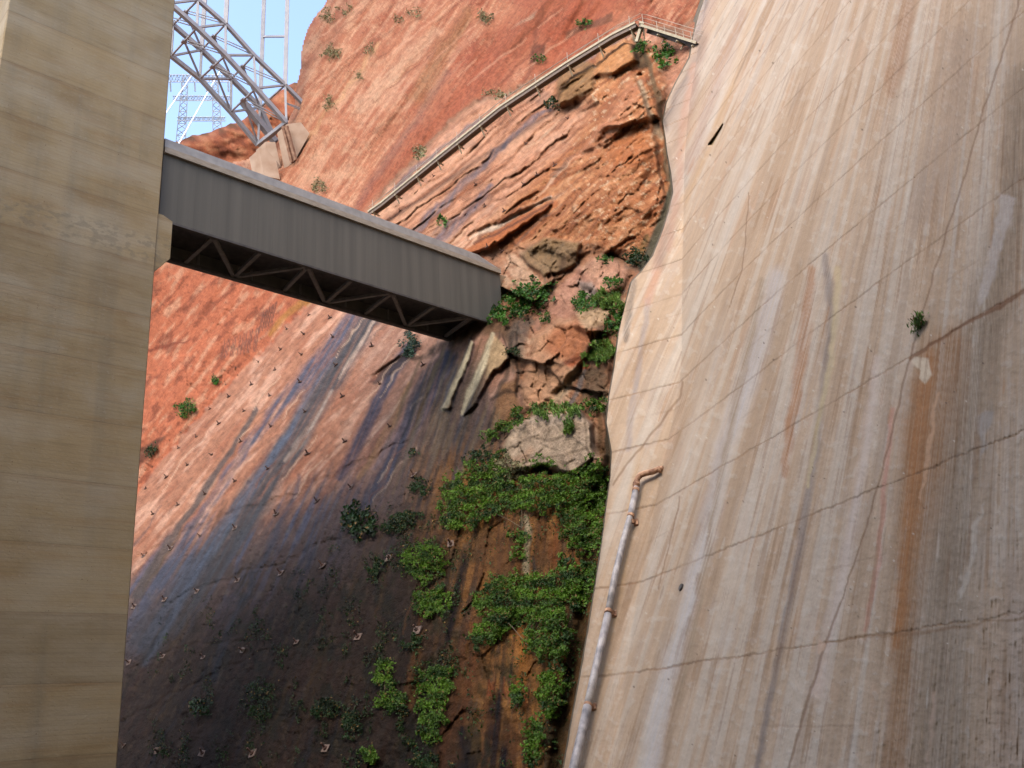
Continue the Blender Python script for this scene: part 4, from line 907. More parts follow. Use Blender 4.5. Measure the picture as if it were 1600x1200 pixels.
cpx = [(580, 333), (600, 319), (686, 249), (785, 170), (890, 101), (960, 58), (996, 40)]
cw_pts = []
for (x_, y_) in cpx:
    dmin = min(depth_at(x_+a, y_+b_) for a in (-10, 0, 10) for b_ in (8, 16, 26))
    cw_pts.append((x_, y_, dmin-0.9))
dd = np.array([c_[2] for c_ in cw_pts]); xs_ = np.array([c_[0] for c_ in cw_pts]); cf = np.polyfit(xs_, 1/dd, 1)
cw_w = [unproj(x_, y_, 1/(np.polyval(cf, x_))-0.6) for x_, y_, _ in cw_pts]
catwalk(cw_w, [.02, .12, .215, .30, .385, .475, .575, .68, .79, .89, .985], 1, 'long steel catwalk with thin railings climbing across the red rock')
pe = cw_w[-1]+ZV*0.02; dend = float(dam_depth(np.array([1092.]), np.array([70.]))[0])
cw2 = catwalk([unproj(999, 41, project(pe)[2]-.2), unproj(1006, 42, project(pe)[2]-.3), unproj(1094, 70, dend+.2)], [.04, .36, .68, .93], 1, 'short level catwalk from the top of the rock spur to the dam')
m = MB(); q_ = cw_w[-1]; m.beam(unproj(1001, 46, project(q_)[2]-.4), unproj(995, 66, project(q_)[2]-.5), .3, .3); m.build('support_post', cw_m, cw2)

# ------------------------------------------------------------------ steel arch bridge far behind
arch_m = noise_mat('arch_steel', tuple(lin(150, 152, 160)*0.7), tuple(lin(170, 168, 170)*0.7), 0.5, 0.55, 0.05, 10)
arch = empty('arch_bridge', tuple(FOOT), 'grey steel arch road bridge with lattice ribs high behind the tower', 'bridge')
PC = A_ARCH+NB*12.2
def z1(x_, y_): return (180+x_/4.0, y_/4.0)
def pa(x_, y_): return onplane(*z1(x_, y_), A_ARCH, NB)
def pc(x_, y_): return onplane(*z1(x_, y_), PC, NB)
An = [pa(170, -290), pa(345, -145), pa(517, 0), pa(690, 150), pa(866, 345), pa(1062, 532), pa(1222, 695)]
Bn = [pa(170, -140), pa(340, 20), pa(512, 172), pa(690, 345), pa(880, 552), pa(1070, 768)]
Cn = [pc(10, -180), pc(185, 5), pc(362, 155), pc(540, 312), pc(726, 492), pc(905, 672), pc(1002, 885)]
Dn = [pc(15, -10), pc(180, 170), pc(350, 350), pc(530, 492), pc(722, 700), pc(892, 905)]
def beams(nm, prs, w_, h_, each=False, mt=None):
    m = MB()
    for a, b_ in prs:
        if each: m = MB()
        m.beam(a, b_, w_, h_)
        if each: m.build(nm, mt or arch_m, arch)
    if not each: m.build(nm, mt or arch_m, arch)
for ch, tk in ((An, 1.05), (Bn, 1.2), (Cn, 1.25), (Dn, 1.15)): beams('arch_chord', list(zip(ch[:-1], ch[1:])), tk*.85, tk*.95)
for i in range(6):
    beams('rib_post', [(An[i], Bn[i]), (Cn[i], Dn[i])], .6, .6, True)
    if i: beams('rib_diagonal', [(An[i], Bn[i-1]), (Cn[i], Dn[i-1])], .55, .5, True)
for T1, T2 in ((An, Cn), (Bn, Dn)):
    for i in range(6):
        beams('cross_strut', [(T1[i], T2[i])], .4, .4)
        if i < 5:
            mid = (T1[i]+T2[i])/2; dv = np.array([0, 0, .8])
            for q_ in (T1[i+1], T2[i+1]):
                beams('lateral_brace', [(mid, q_), (mid+dv, q_+dv)], .22, .22)
            beams('gusset_plate', [(mid-E*.6, mid+E*.6)], 1.2, .4)
beams('rib_diagonal', [(pa(1075, 650), pa(1222, 715)), (pa(1062, 640), pa(1222, 700))], .2, .2)
for nd in (An[1], An[3], An[5], Cn[1], Cn[3], Cn[5]):
    beams('bridge_column', [(nd, nd+ZV*70)], 1.05, 1.05)
for a, b_ in ((An[5], Cn[5]), (An[3], Cn[3])):
    for hz in (16, 38): beams('column_brace', [(a+ZV*(hz), b_+ZV*(hz+8))], .5, .5)
foot_m = noise_mat('footing_concrete', tuple(lin(176, 146, 122)*0.7), tuple(lin(198, 172, 150)*0.7), 0.4, 0.9, 0.3, 4)
rust_m = noise_mat('rusty_steel', tuple(lin(128, 84, 62)*0.6), tuple(lin(176, 140, 112)*0.7), 1.0, 0.8, 0.3, 8)
def footing(pp, dep):
    dep = min(dep, min(float(depth_at(180+a/4, b_/4)) for a, b_ in pp)-1.0)
    f_ = [unproj(180+a/4, b_/4, dep) for a, b_ in pp]; m = MB(); k_ = len(f_)
    bk = [p+NB*5 for p in f_]
    m.add(f_+bk, [tuple(range(k_))[::-1], tuple(range(k_, 2*k_))]+[(i, (i+1) % k_, (i+1) % k_+k_, i+k_) for i in range(k_)])
    m.build('footing', foot_m, arch)
da = project(Bn[5])[2]; dc = project(Dn[5])[2]
footing([(1075, 775), (1160, 764), (1215, 835), (1122, 1005)], da-.5)
footing([(900, 930), (940, 925), (1005, 1000), (1030, 1120), (930, 1100)], dc-.5)
footing([(940, 885), (1000, 888), (1034, 1040), (1008, 1005), (945, 930)], dc-3)
for a, b_, dp in (((1050, 790), (1105, 1015), da-1.5), ((1070, 788), (1128, 1000), da-1.5), ((893, 930), (915, 1090), dc-1.5), ((908, 930), (932, 1090), dc-1.5)):
    dp = min(dp, float(depth_at(180+a[0]/4, a[1]/4))-2.5, float(depth_at(180+b_[0]/4, b_[1]/4))-2.5); beams('anchor_leg', [(unproj(180+a[0]/4, a[1]/4, dp), unproj(180+b_[0]/4, b_[1]/4, dp))], .7, .7, True, rust_m)
beams('end_strut', [(Bn[5], Dn[5])], 1.1, 1.1)
beams('end_strut', [(pc(800, 640), pc(1000, 885))], 1.6, 1.6)

# ------------------------------------------------------------------ transmission tower and power lines on the rim
pyl_m = noise_mat('hazed_galvanised_steel', (0.34, 0.37, 0.42), (0.46, 0.48, 0.52), 1.0, 0.5, 0.02)  # steel grey lightened so the colour carries distance haze
TD = 380.0
def TP(x_, y_, back=0.0): return unproj(x_, y_, TD+back)
pylon = empty('transmission_tower', tuple(TP(312, 236)), 'grey lattice power line tower standing on the rim beyond the cliff', 'tower')
def lattice(nm, quad_a, quad_b, nseg, w_):
    """trussed member between two four-point ends"""
    m = MB(); A_ = [np.array(q) for q in quad_a]; B_ = [np.array(q) for q in quad_b]
    for i in range(4): m.beam(A_[i], B_[i], w_*1.5, w_*1.5)
    for k in range(nseg):
        t0 = k/nseg; t1 = (k+1)/nseg
        for i in range(4):
            j = (i+1) % 4; p0 = A_[i]*(1-t0)+B_[i]*t0; p1 = A_[j]*(1-t1)+B_[j]*t1; p2 = A_[j]*(1-t0)+B_[j]*t0; p3 = A_[i]*(1-t1)+B_[i]*t1
            m.beam(p0, p1, w_, w_)
            if k % 2: m.beam(p0, p2, w_, w_)
            else: m.beam(p2, p3, w_, w_)
    m.build(nm, pyl_m, pylon)
for xa, xb, xc in ((281, 290, 8), (341, 336, 8)):
    lattice('lattice_leg', [TP(xa-xc, 240), TP(xa+xc, 240), TP(xa+xc, 240, 4), TP(xa-xc, 240, 4)], [TP(xb-4, 117), TP(xb+4, 117), TP(xb+4, 117, 3), TP(xb-4, 117, 3)], 13, .2)
for y0_, y1_, xa, xb in ((150, 157, 270, 360), (183, 189, 277, 352), (117, 128, 262, 362)):
    lattice('cross_arm', [TP(xa, y0_), TP(xa, y1_), TP(xa, y1_, 3), TP(xa, y0_, 3)], [TP(xb, y0_), TP(xb, y1_), TP(xb, y1_, 3), TP(xb, y0_, 3)], 20, .17)
for xa in (266, 284, 304, 322, 340, 356):
    m = MB(); m.tube([TP(xa, 128), TP(xa+1, 143)], .32, 6); m.build('insulator', pyl_m, pylon)
wire_m = noise_mat('sunlit_white_cable', (0.8, 0.8, 0.8), (0.9, 0.9, 0.9), 1, 0.3, 0.0)  # sunlight on the cables put into a near-white base colour
for (a, b_, lab) in (((343, 112), (270, 241), 'bright white cable slanting down in front of the lattice tower, right one'), ((300, 117), (240, 205), 'bright white cable slanting down beside the concrete tower, left one')):
    m = MB(); pts = [unproj(a[0]*(1-t)+b_[0]*t, a[1]*(1-t)+b_[1]*t, 372-120*t) for t in np.linspace(0, 1, 8)]; m.tube(pts, .22, 6)
    tag(m.build('power_line', wire_m), lab, 'cable', 'cables from the lattice tower')

# ------------------------------------------------------------------ drain pipe on the dam
def DPt(x_, y_, off_=0.0):
    d = float(dam_depth(np.array([float(x_)]), np.array([float(y_)]))[0]); return unproj(x_, y_, d-off_)
galv = noise_mat('pipe_galvanised', tuple(lin(122, 120, 122)*0.6), tuple(lin(200, 194, 190)*0.7), 3.0, 0.5, 0.2, 20, stretch=(1, 1, .6))
prust = noise_mat('pipe_rust', tuple(lin(112, 66, 40)*0.6), tuple(lin(196, 156, 124)*0.8), 5.0, 0.8, 0.5, 14)
pipe = empty('drain_pipe', tuple(DPt(900, 1195)), 'grey steel drain pipe with rusty elbow running down the dam edge', 'pipe')
PR = .12
runs = [[(994, 762), (985, 806), (973, 850), (961, 900), (951, 955)], [(950, 960), (940, 1005), (927, 1062), (919, 1100)], [(918, 1104), (908, 1150), (895, 1205), (878, 1290), (858, 1400)]]
for k, rn in enumerate(runs):
    m = MB(); m.tube([DPt(x_, y_, .45) for x_, y_ in rn], PR*(1+.06*k), 14); m.build('pipe_length', galv, pipe, True)
m = MB(); m.tube([DPt(x_, y_, o_) for x_, y_, o_ in ((993, 764, .45), (994, 756, .48), (996, 748, .5), (1001, 742, .5), (1010, 739, .48), (1020, 737, .42), (1030, 733, .3), (1034, 732, .05))], PR*.95, 14); m.build('elbow', prust, pipe, True)
for x_, y_, x2, y2 in ((1028, 734.5, 1031, 733), (993, 768, 993.6, 764), (985, 808, 986, 804), (950.2, 958, 951, 953.5), (918, 1104, 919, 1100), (994, 758, 994.4, 755)):
    m = MB(); m.tube([DPt(x_, y_, .45), DPt(x2, y2, .45)], PR*1.14, 14); m.build('flange', prust, pipe)
for x_, y_ in ((989, 814), (923, 1102), (955, 957)):
    m = MB(); m.beam(DPt(x_-2, y_, .45), DPt(x_+5, y_+2, .02), .12, .14); m.beam(DPt(x_+5, y_-2, .05), DPt(x_+5, y_+7, .05), .16, .12); m.build('pipe_clamp', prust, pipe)
m = MB(); cpt = DPt(1065, 918, 0.02); nn_ = -N1 if (N1@ray(1065, 918)) > 0 else N1
m.tube([cpt, cpt+nn_*.05], .11, 12); tag(m.build('drain_hole_disc', dark_m), 'small black disc standing for a round hole in the pale dam face right of the pipe', 'hole disc')  # black disc painted for the dark of an open hole
# ------------------------------------------------------------------ rock bolts
bolt_m = noise_mat('bolt_rust', tuple(lin(82, 56, 46)*0.5), tuple(lin(120, 84, 66)*0.6), 6, 0.8, 0.3)
plate_m = noise_mat('bolt_plate', tuple(lin(92, 74, 64)*0.4), tuple(lin(150, 126, 112)*0.45), 4, 0.8, 0.3)
nrm3 = -N3 if N3@ray(600, 700) > 0 else N3
H3 = unit(np.cross(nrm3, ZV)); F3 = unit(np.cross(H3, nrm3))
F3 = F3 if F3[2] > 0 else -F3
def bolt_proto(big):
    t = bpy.data.objects.new('rock_bolt', None); C.objects.link(t); t.empty_display_size = .1
    a = MB()
    s_ = .34 if big else .30
    a.beam(-H3*s_/2+nrm3*.03, H3*s_/2+nrm3*.03, .05, s_, up=F3) if big else a.beam(-H3*.24+F3*.02+nrm3*.05, H3*.24-F3*.05+nrm3*.05, .13, .09, up=nrm3)
    a.build('plate', plate_m if big else bolt_m, t)
    r_ = MB(); r_.tube([nrm3*.0-F3*.02, nrm3*.38+F3*.05], .05 if not big else .042, 8); r_.build('rod', bolt_m, t)
    k_ = MB(); k_.tube([nrm3*.06, nrm3*.13], .10, 6); k_.build('nut', bolt_m, t)
    return t
def c6(x_, y_): return (180+x_/3.2, 480+y_/3.2)
def c7(x_, y_): return (180+x_/3.158, 820+y_/3.158)
def c3(x_, y_): return (560+x_/2.667, y_/2.667)
up_b = [c6(*q) for q in [(970, 40), (1075, 55), (860, 110), (945, 135), (1090, 150), (730, 160), (765, 178), (828, 212), (935, 238), (1285, 195), (718, 275), (675, 245), (800, 315), (1105, 290), (615, 342), (603, 303), (925, 375), (683, 388), (533, 352), (553, 388), (1325, 385), (775, 443), (570, 447), (1138, 447), (463, 460), (403, 503), (475, 510), (645, 520), (950, 523), (520, 583), (400, 570), (780, 597), (1375, 597), (330, 627), (408, 648), (630, 672), (1150, 672), (272, 665), (318, 705), (485, 738), (965, 735), (237, 753), (362, 790), (765, 808), (258, 850), (600, 870), (450, 935), (155, 908), (315, 990), (190, 1035), (123, 852), (187, 798), (1540, 290)]]
lo_b = [c6(*q) for q in [(1180, 900), (1010, 970), (805, 1035), (600, 1105), (425, 1145), (1495, 840)]]+[c7(*q) for q in [(275, 118), (140, 155), (95, 405), (245, 370), (405, 330), (605, 275), (820, 240), (1025, 205), (1355, 165), (70, 680), (235, 650), (435, 655), (630, 620), (895, 580), (1200, 555), (1490, 520), (45, 1090), (210, 1115), (430, 1130), (680, 1130), (1040, 1105)]]+[(705, 850)]
be_b = [c3(*q) for q in [(175, 880), (315, 735), (690, 770), (745, 730), (820, 690), (860, 570), (700, 600), (875, 495), (540, 1030), (600, 1050), (660, 970), (610, 880), (530, 860), (490, 770)]]
ORD = 'first second third fourth fifth sixth seventh eighth ninth tenth eleventh twelfth thirteenth fourteenth fifteenth sixteenth seventeenth eighteenth nineteenth twentieth twenty-first twenty-second twenty-third twenty-fourth twenty-fifth twenty-sixth twenty-seventh twenty-eighth twenty-ninth thirtieth'.split()
def zone(x_, y_, kind):
    if kind == 2:
        return ('above' if x_ > 780 else 'left')
    if kind == 0:
        if x_ > 490 and y_ > 560 or x_ > 570: return 'right'
        xs1 = np.interp(y_, [480, 640, 690, 750, 810, 870, 930], [520, 400, 370, 330, 290, 250, 215]); xs2 = np.interp(y_, [480, 545, 615, 700, 775, 850], [590, 545, 500, 450, 400, 350])
        d_ = y_-interp(TOP, x_)
        if x_ < xs1-2: return 'brow' if d_ < 42 else 'low'
        return 'mid' if x_ < xs2-14 else 'streak'
    return 'row%d' % int(np.argmin([abs(y_-q) for q in (1170, 1020, 905, 790)]))
ZL = dict(right=('rusty rock bolt right of the wide dark streak, %s from the top', 'rock bolts right of the wide streak', 1),
          brow=('small dark rock bolt at the brow of the pink slope, %s from the top', 'rock bolts along the brow', 1),
          low=('small dark rock bolt left of the narrow streak, %s from the top', 'rock bolts left of the narrow streak', 1),
          mid=('small dark bolt between the narrow and wide streaks, %s from the top', 'rock bolts between the streaks', 1),
          streak=('rusty rock bolt inside the wide dark blue streak, %s from the top', 'rock bolts inside the wide streak', 1),
          above=('tiny bolt on the layered rock by the spur, %s from the left', 'rock bolts on the upper layered rock', 0),
          left=('tiny bolt between catwalk and footbridge, %s from the left', 'rock bolts between catwalk and footbridge', 0),
          row0=('square plated bolt in the lowest row, %s from the tower', 'rock bolts of the lowest row', 0),
          row1=('square plated bolt in the second lowest row, %s from the tower', 'rock bolts of the second lowest row', 0),
          row2=('square plated bolt in the third lowest row, %s from the tower', 'rock bolts of the third lowest row', 0),
          row3=('plated bolt in the top row of the wet rock, %s from the tower', 'rock bolts of the top wet row', 0))
_z = {}
for kd_, ls_ in ((0, up_b), (1, lo_b), (2, be_b)):
    for q in ls_: _z.setdefault(zone(*q, kd_), []).append(q)
def bolt_label(x_, y_, kind):
    z_ = zone(x_, y_, kind); la, gp, ax = ZL[z_]
    k_ = sorted(_z[z_], key=lambda q: q[ax]).index((x_, y_))
    return la % (ORD[k_] if k_ < 30 else 'number %d' % (k_+1)), gp
protos = {}
def copy_tree(o, parent=None):
    c_ = o.copy(); C.objects.link(c_); c_.parent = parent
    for ch in o.children: copy_tree(ch, c_)
    return c_
for kind, lst in ((0, up_b), (1, lo_b), (2, be_b)):
    for i, (x_, y_) in enumerate(lst):
        if kind not in protos:
            t = bolt_proto(kind == 1); protos[kind] = t; parts_ = [o for o in bpy.data.objects if o.parent == t]; protos[kind] = (t, parts_)
        else:
            t0, parts_ = protos[kind]; t = t0.copy(); C.objects.link(t)
            for ch in parts_: cc_ = ch.copy(); C.objects.link(cc_); cc_.parent = t
        d_ = float(depth_at(x_, y_)); t.location = unproj(x_, y_, d_-.04)
        t.scale = (0.95+(RNG.random()-.5)*.4,)*3 if kind < 2 else (.9, .9, .9)
        t.rotation_euler = (RNG.normal()*.12, RNG.normal()*.12, RNG.normal()*.25)
        la, gp = bolt_label(x_, y_, kind); tag(t, la, 'rock bolt', gp)

# ------------------------------------------------------------------ plants
def leaf_mat(name, rough=0.6):
    m, n, l, b = new_mat(name)
    at = n.new('ShaderNodeVertexColor'); at.layer_name = 'Col'
    l.new(at.outputs[0], b.inputs['Base Color']); b.inputs['Roughness'].default_value = rough
    b.inputs['Specular IOR Level'].default_value = 0.25
    tr_ = n.new('ShaderNodeBsdfTranslucent'); mx = n.new('ShaderNodeMixShader'); mx.inputs[0].default_value = 0.25
    l.new(at.outputs[0], tr_.inputs[0]); out = [q for q in n if q.type == 'OUTPUT_MATERIAL'][0]
    l.new(b.outputs[0], mx.inputs[1]); l.new(tr_.outputs[0], mx.inputs[2]); l.new(mx.outputs[0], out.inputs[0])
    return m
leaf_m = leaf_mat('leaves'); stem_m = noise_mat('plant_stem', (0.06, 0.045, 0.025), (0.12, 0.09, 0.05), 6, 0.9, 0.3)
GREEN = dict(fern=(lin(82, 116, 28), lin(32, 56, 18)), bush=(lin(64, 108, 34), lin(28, 54, 20)), dark=(lin(36, 60, 26), lin(20, 34, 16)), grey=(lin(128, 124, 88), lin(84, 82, 58)), grass=(lin(92, 122, 46), lin(58, 84, 32)), blue=(lin(56, 84, 66), lin(34, 50, 44)))
def leaves(P_, S_, kind, seed, up=0.3, elong=1.8):
    """P_ positions (n,3), S_ sizes -> mesh arrays of folded leaves"""
    r = np.random.default_rng(seed); n_ = len(P_)
    out = nrm3*0.5+np.array([0, 0, 0.35])
    nn = out+r.normal(size=(n_, 3))*0.75; nn /= np.linalg.norm(nn, axis=1)[:, None]
    dn = np.array([0, 0, -1.0 if kind in ('fern', 'dark') else 0.9 if kind == 'grass' else 0.1])+nrm3*0.4+r.normal(size=(n_, 3))*(0.6 if kind != 'grass' else .35)
    dn = dn-nn*(dn*nn).sum(1)[:, None]; dn /= np.linalg.norm(dn, axis=1)[:, None]
    sd = np.cross(dn, nn); L = S_[:, None]*elong; w_ = S_[:, None]*0.5
    V = np.stack([P_-dn*L*.5, P_+sd*w_-nn*w_*.35, P_+dn*L*.5, P_-sd*w_-nn*w_*.35], 1)
    a, b_ = GREEN[kind]; t = r.random(n_)[:, None]
    cl = fbm(P_[:, 0]*1.6+P_[:, 1]*.7, P_[:, 2]*1.6, 3, seed % 50)[:, None]
    t = np.clip(0.5+0.9*cl+0.45*(t-.5), 0, 1)
    col = a*t+b_*(1-t); col = col*(0.75+0.5*r.random((n_, 1)))
    dry = r.random(n_) < 0.06; col[dry] = lin(120, 96, 52)*.7
    return V, np.repeat(col, 4, 0)
def plant_obj(name, V, col, label, cat, group, base, stems=True):
    t = empty(name, tuple(base), label, cat, group)
    n_ = len(V); me = bpy.data.meshes.new('foliage')
    vv = (V.reshape(-1, 3)-base).astype(np.float32)
    me.vertices.add(len(vv)); me.vertices.foreach_set('co', vv.ravel())
    idx = np.arange(n_*4).reshape(-1, 4); tri = np.concatenate([idx[:, [0, 1, 2]], idx[:, [0, 2, 3]]], 0)
    me.loops.add(tri.size); me.loops.foreach_set('vertex_index', tri.astype(np.int32).ravel())
    me.polygons.add(len(tri)); me.polygons.foreach_set('loop_start', (np.arange(len(tri))*3).astype(np.int32)); me.polygons.foreach_set('loop_total', np.full(len(tri), 3, np.int32))
    me.update(calc_edges=True)
    a = me.color_attributes.new('Col', 'FLOAT_COLOR', 'POINT'); a.data.foreach_set('color', np.concatenate([col, np.ones((len(col), 1))], 1).astype(np.float32).ravel())
    link('foliage', me, leaf_m, t)
    if stems and n_ > 400:
        m = MB(); r = random.Random(n_)
        cen = V[:, 0].mean(0)
        for k in range(4):
            q = base*.45+V[r.randrange(n_), 0]*.55; m.tube([base, base*.5+q*.5+np.array([0, 0, .05]), q], [.02, .014, .006], 5)
        m.build('stem', stem_m, t)
    return t
_pc = [1000]
def mat_plant(pts, label, kind='fern', thick=0.5, size=0.07, dens=1.0, group=None, name='fern_mat', cat='ferns', feather=5, warp=1.0):
    """foliage hanging on the rock within an outline drawn on the rock surface"""
    _pc[0] += 1; sd = _pc[0]; r = np.random.default_rng(sd)
    p = np.array(pts, float); x0, y0 = p.min(0)-8; x1, y1 = p.max(0)+8
    dm = float(depth_at(p[:, 0].mean(), p[:, 1].mean())); px = FPX/dm
    N_ = int(dens*7.5*(x1-x0)*(y1-y0)/((size*px)**2*0.9))
    N_ = min(max(N_, 120), 90000)
    x_ = r.uniform(x0, x1, N_); y_ = r.uniform(y0, y1, N_)
    q = Paint.__new__(Paint); q.x = x_; q.y = y_; q.wx = 11*fbm(x_/14+sd, y_/14, 3, 5); q.wy = 12*fbm(x_/14, y_/14+sd, 3, 6)
    idx, a = q.poly_a(pts, feather, warp)
    keep_ = r.random(len(idx)) < a*np.clip(0.95+1.5*fbm(x_[idx]/16+sd, y_[idx]/12, 2, 7), 0.1, 1); idx = idx[keep_]; a = a[keep_]
    x_ = x_[idx]; y_ = y_[idx]
    base_d = np.minimum.reduce([depth_at(x_, y_), depth_at(x_+3, y_+3), depth_at(x_-3, y_+4)])
    clump = 0.5+0.5*fbm(x_/18+sd*3, y_/15, 2, 8)
    lim = dam_depth(x_, y_); 
    dep = base_d-(0.05+thick*a*(0.25+0.75*np.clip(clump, 0, 1))*r.random(len(x_))**0.5)
    ins = x_ < edge_x(y_)+6; x_, y_, dep = x_[ins], y_[ins], dep[ins]
    Pn = unproj(x_, y_, dep); S_ = size*(0.6+0.8*r.random(len(Pn)))
    V, col = leaves(Pn, S_, kind, sd, elong=1.5 if kind != 'grass' else 4.0)
    if kind == 'grass': pass
    cx, cy = p.mean(0); b0 = unproj(cx, p[:, 1].max()-3, float(depth_at(cx, p[:, 1].max()-3)))
    return plant_obj(name, V, col, label, cat, group, b0)
def ell(x_, y_, rx_, ry_, n_=14, rot=0):
    return [(x_+rx_*math.cos(t)*math.cos(rot)-ry_*math.sin(t)*math.sin(rot), y_+rx_*math.cos(t)*math.sin(rot)+ry_*math.sin(t)*math.cos(rot)) for t in np.linspace(0, 2*math.pi, n_, endpoint=False)]
def ball_plant(x_, y_, rx_, ry_, label, kind='bush', size=0.11, group=None, name='shrub', cat='shrub', thick=0.9, dens=1.0, feather=6):
    return mat_plant(ell(x_, y_, rx_, ry_), label, kind, thick, size, dens, group, name, cat, feather, 0.7)
# big masses near the dam
mat_plant([(682, 800), (695, 752), (735, 722), (785, 728), (800, 745), (850, 742), (900, 735), (930, 716), (952, 738), (947, 772), (905, 785), (860, 797), (800, 795), (772, 802), (735, 828), (700, 828)], 'broad bright green fern mass right under the pale boulder', thick=.9)
mat_plant([(875, 795), (945, 765), (946, 830), (936, 862), (905, 868), (880, 835)], 'bright green fern column hanging against the dam edge', thick=.45)
mat_plant([(735, 940), (760, 905), (800, 893), (860, 898), (900, 880), (936, 873), (932, 918), (915, 948), (860, 952), (830, 962), (790, 992), (745, 1012), (725, 992), (760, 965)], 'long sloping fern band below the bare orange seep', thick=.45)
mat_plant(ell(856, 990, 38, 44), 'round bright fern clump hanging beneath the long sloping band', thick=.9)
mat_plant([(845, 1050), (880, 1040), (884, 1080), (870, 1120), (848, 1120), (838, 1085)], 'drooping fern tuft low down beside the mossy cleft')
mat_plant([(822, 1125), (850, 1130), (846, 1170), (832, 1205), (820, 1180)], 'narrow fern tail at the bottom edge near the dam', thick=.4)
mat_plant(ell(808, 1085, 13, 24), 'small fern patch above the black water stain', thick=.9)
mat_plant(ell(816, 840, 16, 9), 'tiny fern tuft on top of the white seep streak', thick=.4, size=.1)
mat_plant(ell(808, 865, 13, 11), 'tiny fern tuft halfway down the white seep streak', thick=.4, size=.1)
mat_plant(ell(880, 880, 12, 14), 'small fern knot linking the column and the band', thick=.4, size=.11)
mat_plant(ell(662, 876, 36, 32), 'round fern clump left of the orange seep, under the pale plate', thick=.45)
mat_plant(ell(674, 940, 30, 24), 'fern clump directly below the round one left of the seep', thick=.4)
mat_plant(ell(601, 1055, 17, 26), 'fern patch low on the dark rock, leftmost of the brown stained part', thick=.4)
mat_plant(ell(612, 1096, 24, 12), 'flat fern patch low on the brown stained rock', thick=.4)
mat_plant([(655, 1045), (680, 1040), (705, 1050), (708, 1080), (690, 1095), (695, 1130), (675, 1160), (655, 1150), (652, 1100)], 'tall fern clump low on the brown rock', thick=.4)
mat_plant(ell(508, 1105, 20, 14), 'dim fern patch on the dark rock near the bottom bolts', 'dark', thick=.4)
mat_plant([(385, 1075), (410, 1060), (425, 1090), (415, 1130), (390, 1120)], 'very dark drooping plants on the shaded wet rock', 'dark', thick=.3, dens=.35)
ball_plant(312, 1104, 15, 14, 'dark round bush low on the black wet rock', 'dark', dens=.5, thick=.9)
mat_plant(ell(550, 1130, 14, 20), 'dark moss tuft between two square bolts near the bottom', 'dark', thick=.3)
mat_plant(ell(575, 1182, 12, 14), 'small green tuft at the bottom edge of the dark rock', thick=.3)
mat_plant(ell(662, 1190, 20, 16), 'green tuft at the bottom edge under the tall clump', 'dark', thick=.3)
mat_plant(ell(586, 888, 10, 17), 'small dark fern streak left of the round clump', 'dark', thick=.3)
mat_plant(ell(645, 1003, 24, 8, rot=-.3), 'thin dark growth under a pale square plate', 'dark', thick=.3)
ball_plant(561, 813, 27, 26, 'dark green round bush alone on the wet rock face', 'dark', size=.15, thick=1.2)
mat_plant([(592, 828), (610, 808), (640, 798), (662, 802), (650, 818), (610, 832)], 'thin line of green growth right of the lone round bush', 'dark', thick=.4)
mat_plant(ell(656, 760, 13, 10), 'small green tuft on the rock face left of the fern mass', 'dark', thick=.4)
mat_plant(ell(645, 707, 7, 6), 'tiny green tuft on the blue stained rock', 'dark', thick=.3, size=.1)
mat_plant([(725, 712), (760, 700), (768, 712), (735, 722)], 'small dark green tuft above the left end of the fern mass', 'dark', thick=.4)
mat_plant(ell(776, 711, 13, 8), 'small green tuft at the lower left of the pale boulder', thick=.4)
mat_plant(ell(792, 730, 26, 14), 'grey green grassy tuft under the pale boulder', 'grey', thick=.6, size=.1)
mat_plant(ell(845, 726, 20, 11), 'low green patch tucked under the pale boulder', thick=.4)
mat_plant([(752, 683), (775, 662), (805, 640), (828, 645), (812, 660), (780, 678), (758, 690)], 'slanting strip of green on top of the pale boulder', thick=.9)
mat_plant([(830, 640), (850, 632), (895, 632), (905, 645), (860, 648), (835, 650)], 'dry grassy strip along the ledge above the pale boulder', 'grass', thick=.4, size=.07)
ball_plant(926, 632, 20, 12, 'compact green bush on the ledge touching the dam', 'fern')
mat_plant([(762, 490), (778, 465), (805, 448), (830, 438), (862, 446), (864, 462), (842, 478), (815, 492), (790, 502), (765, 503)], 'large leafy bush at the end of the footbridge', 'bush', name='shrub', cat='shrub', thick=1.1, size=.15)
ball_plant(912, 471, 18, 14, 'rounded grassy bush, left one of the pair on the ledge', 'bush', size=.1)
mat_plant([(930, 470), (940, 452), (965, 455), (977, 470), (975, 488), (945, 480)], 'loose green grass on the ledge beside the dam', 'grass', name='grass_tuft', cat='grass tuft', thick=.8, size=.07)
ball_plant(959, 502, 15, 17, 'leafy bush squeezed against the dam below the ledge grass', 'bush')
ball_plant(960, 439, 11, 8, 'small green bush above the ledge grass', 'bush', size=.09)
ball_plant(944, 403, 7, 5, 'tiny green bush under the spur', 'bush', size=.08)
ball_plant(995, 400, 15, 11, 'dark green bush in the gap beside the dam', 'dark')
ball_plant(851, 494, 9, 6, 'tiny tuft on the orange rock right of the large leafy bush', 'bush', size=.09)
mat_plant(ell(943, 545, 17, 13), 'wispy green plant under the orange rock beside the dam', 'grass', name='grass_tuft', cat='grass tuft', thick=.7, size=.06)
mat_plant(ell(925, 557, 12, 8), 'wispy low plant left of the other one under the orange rock', 'grass', name='grass_tuft', cat='grass tuft', thick=.5, size=.06)
mat_plant(ell(800, 548, 9, 8), 'small dark tuft beside the white rock slab', 'dark', thick=.9)
ball_plant(888, 668, 5, 10, 'thin upright tuft on the face of the pale boulder', 'grass', size=.06, thick=.4)
ball_plant(640, 537, 13, 17, 'bluish green bush under the far end of the footbridge', 'blue')
ball_plant(1038, 86, 14, 18, 'bright green bush below the short catwalk at the dam', 'bush', size=.22)
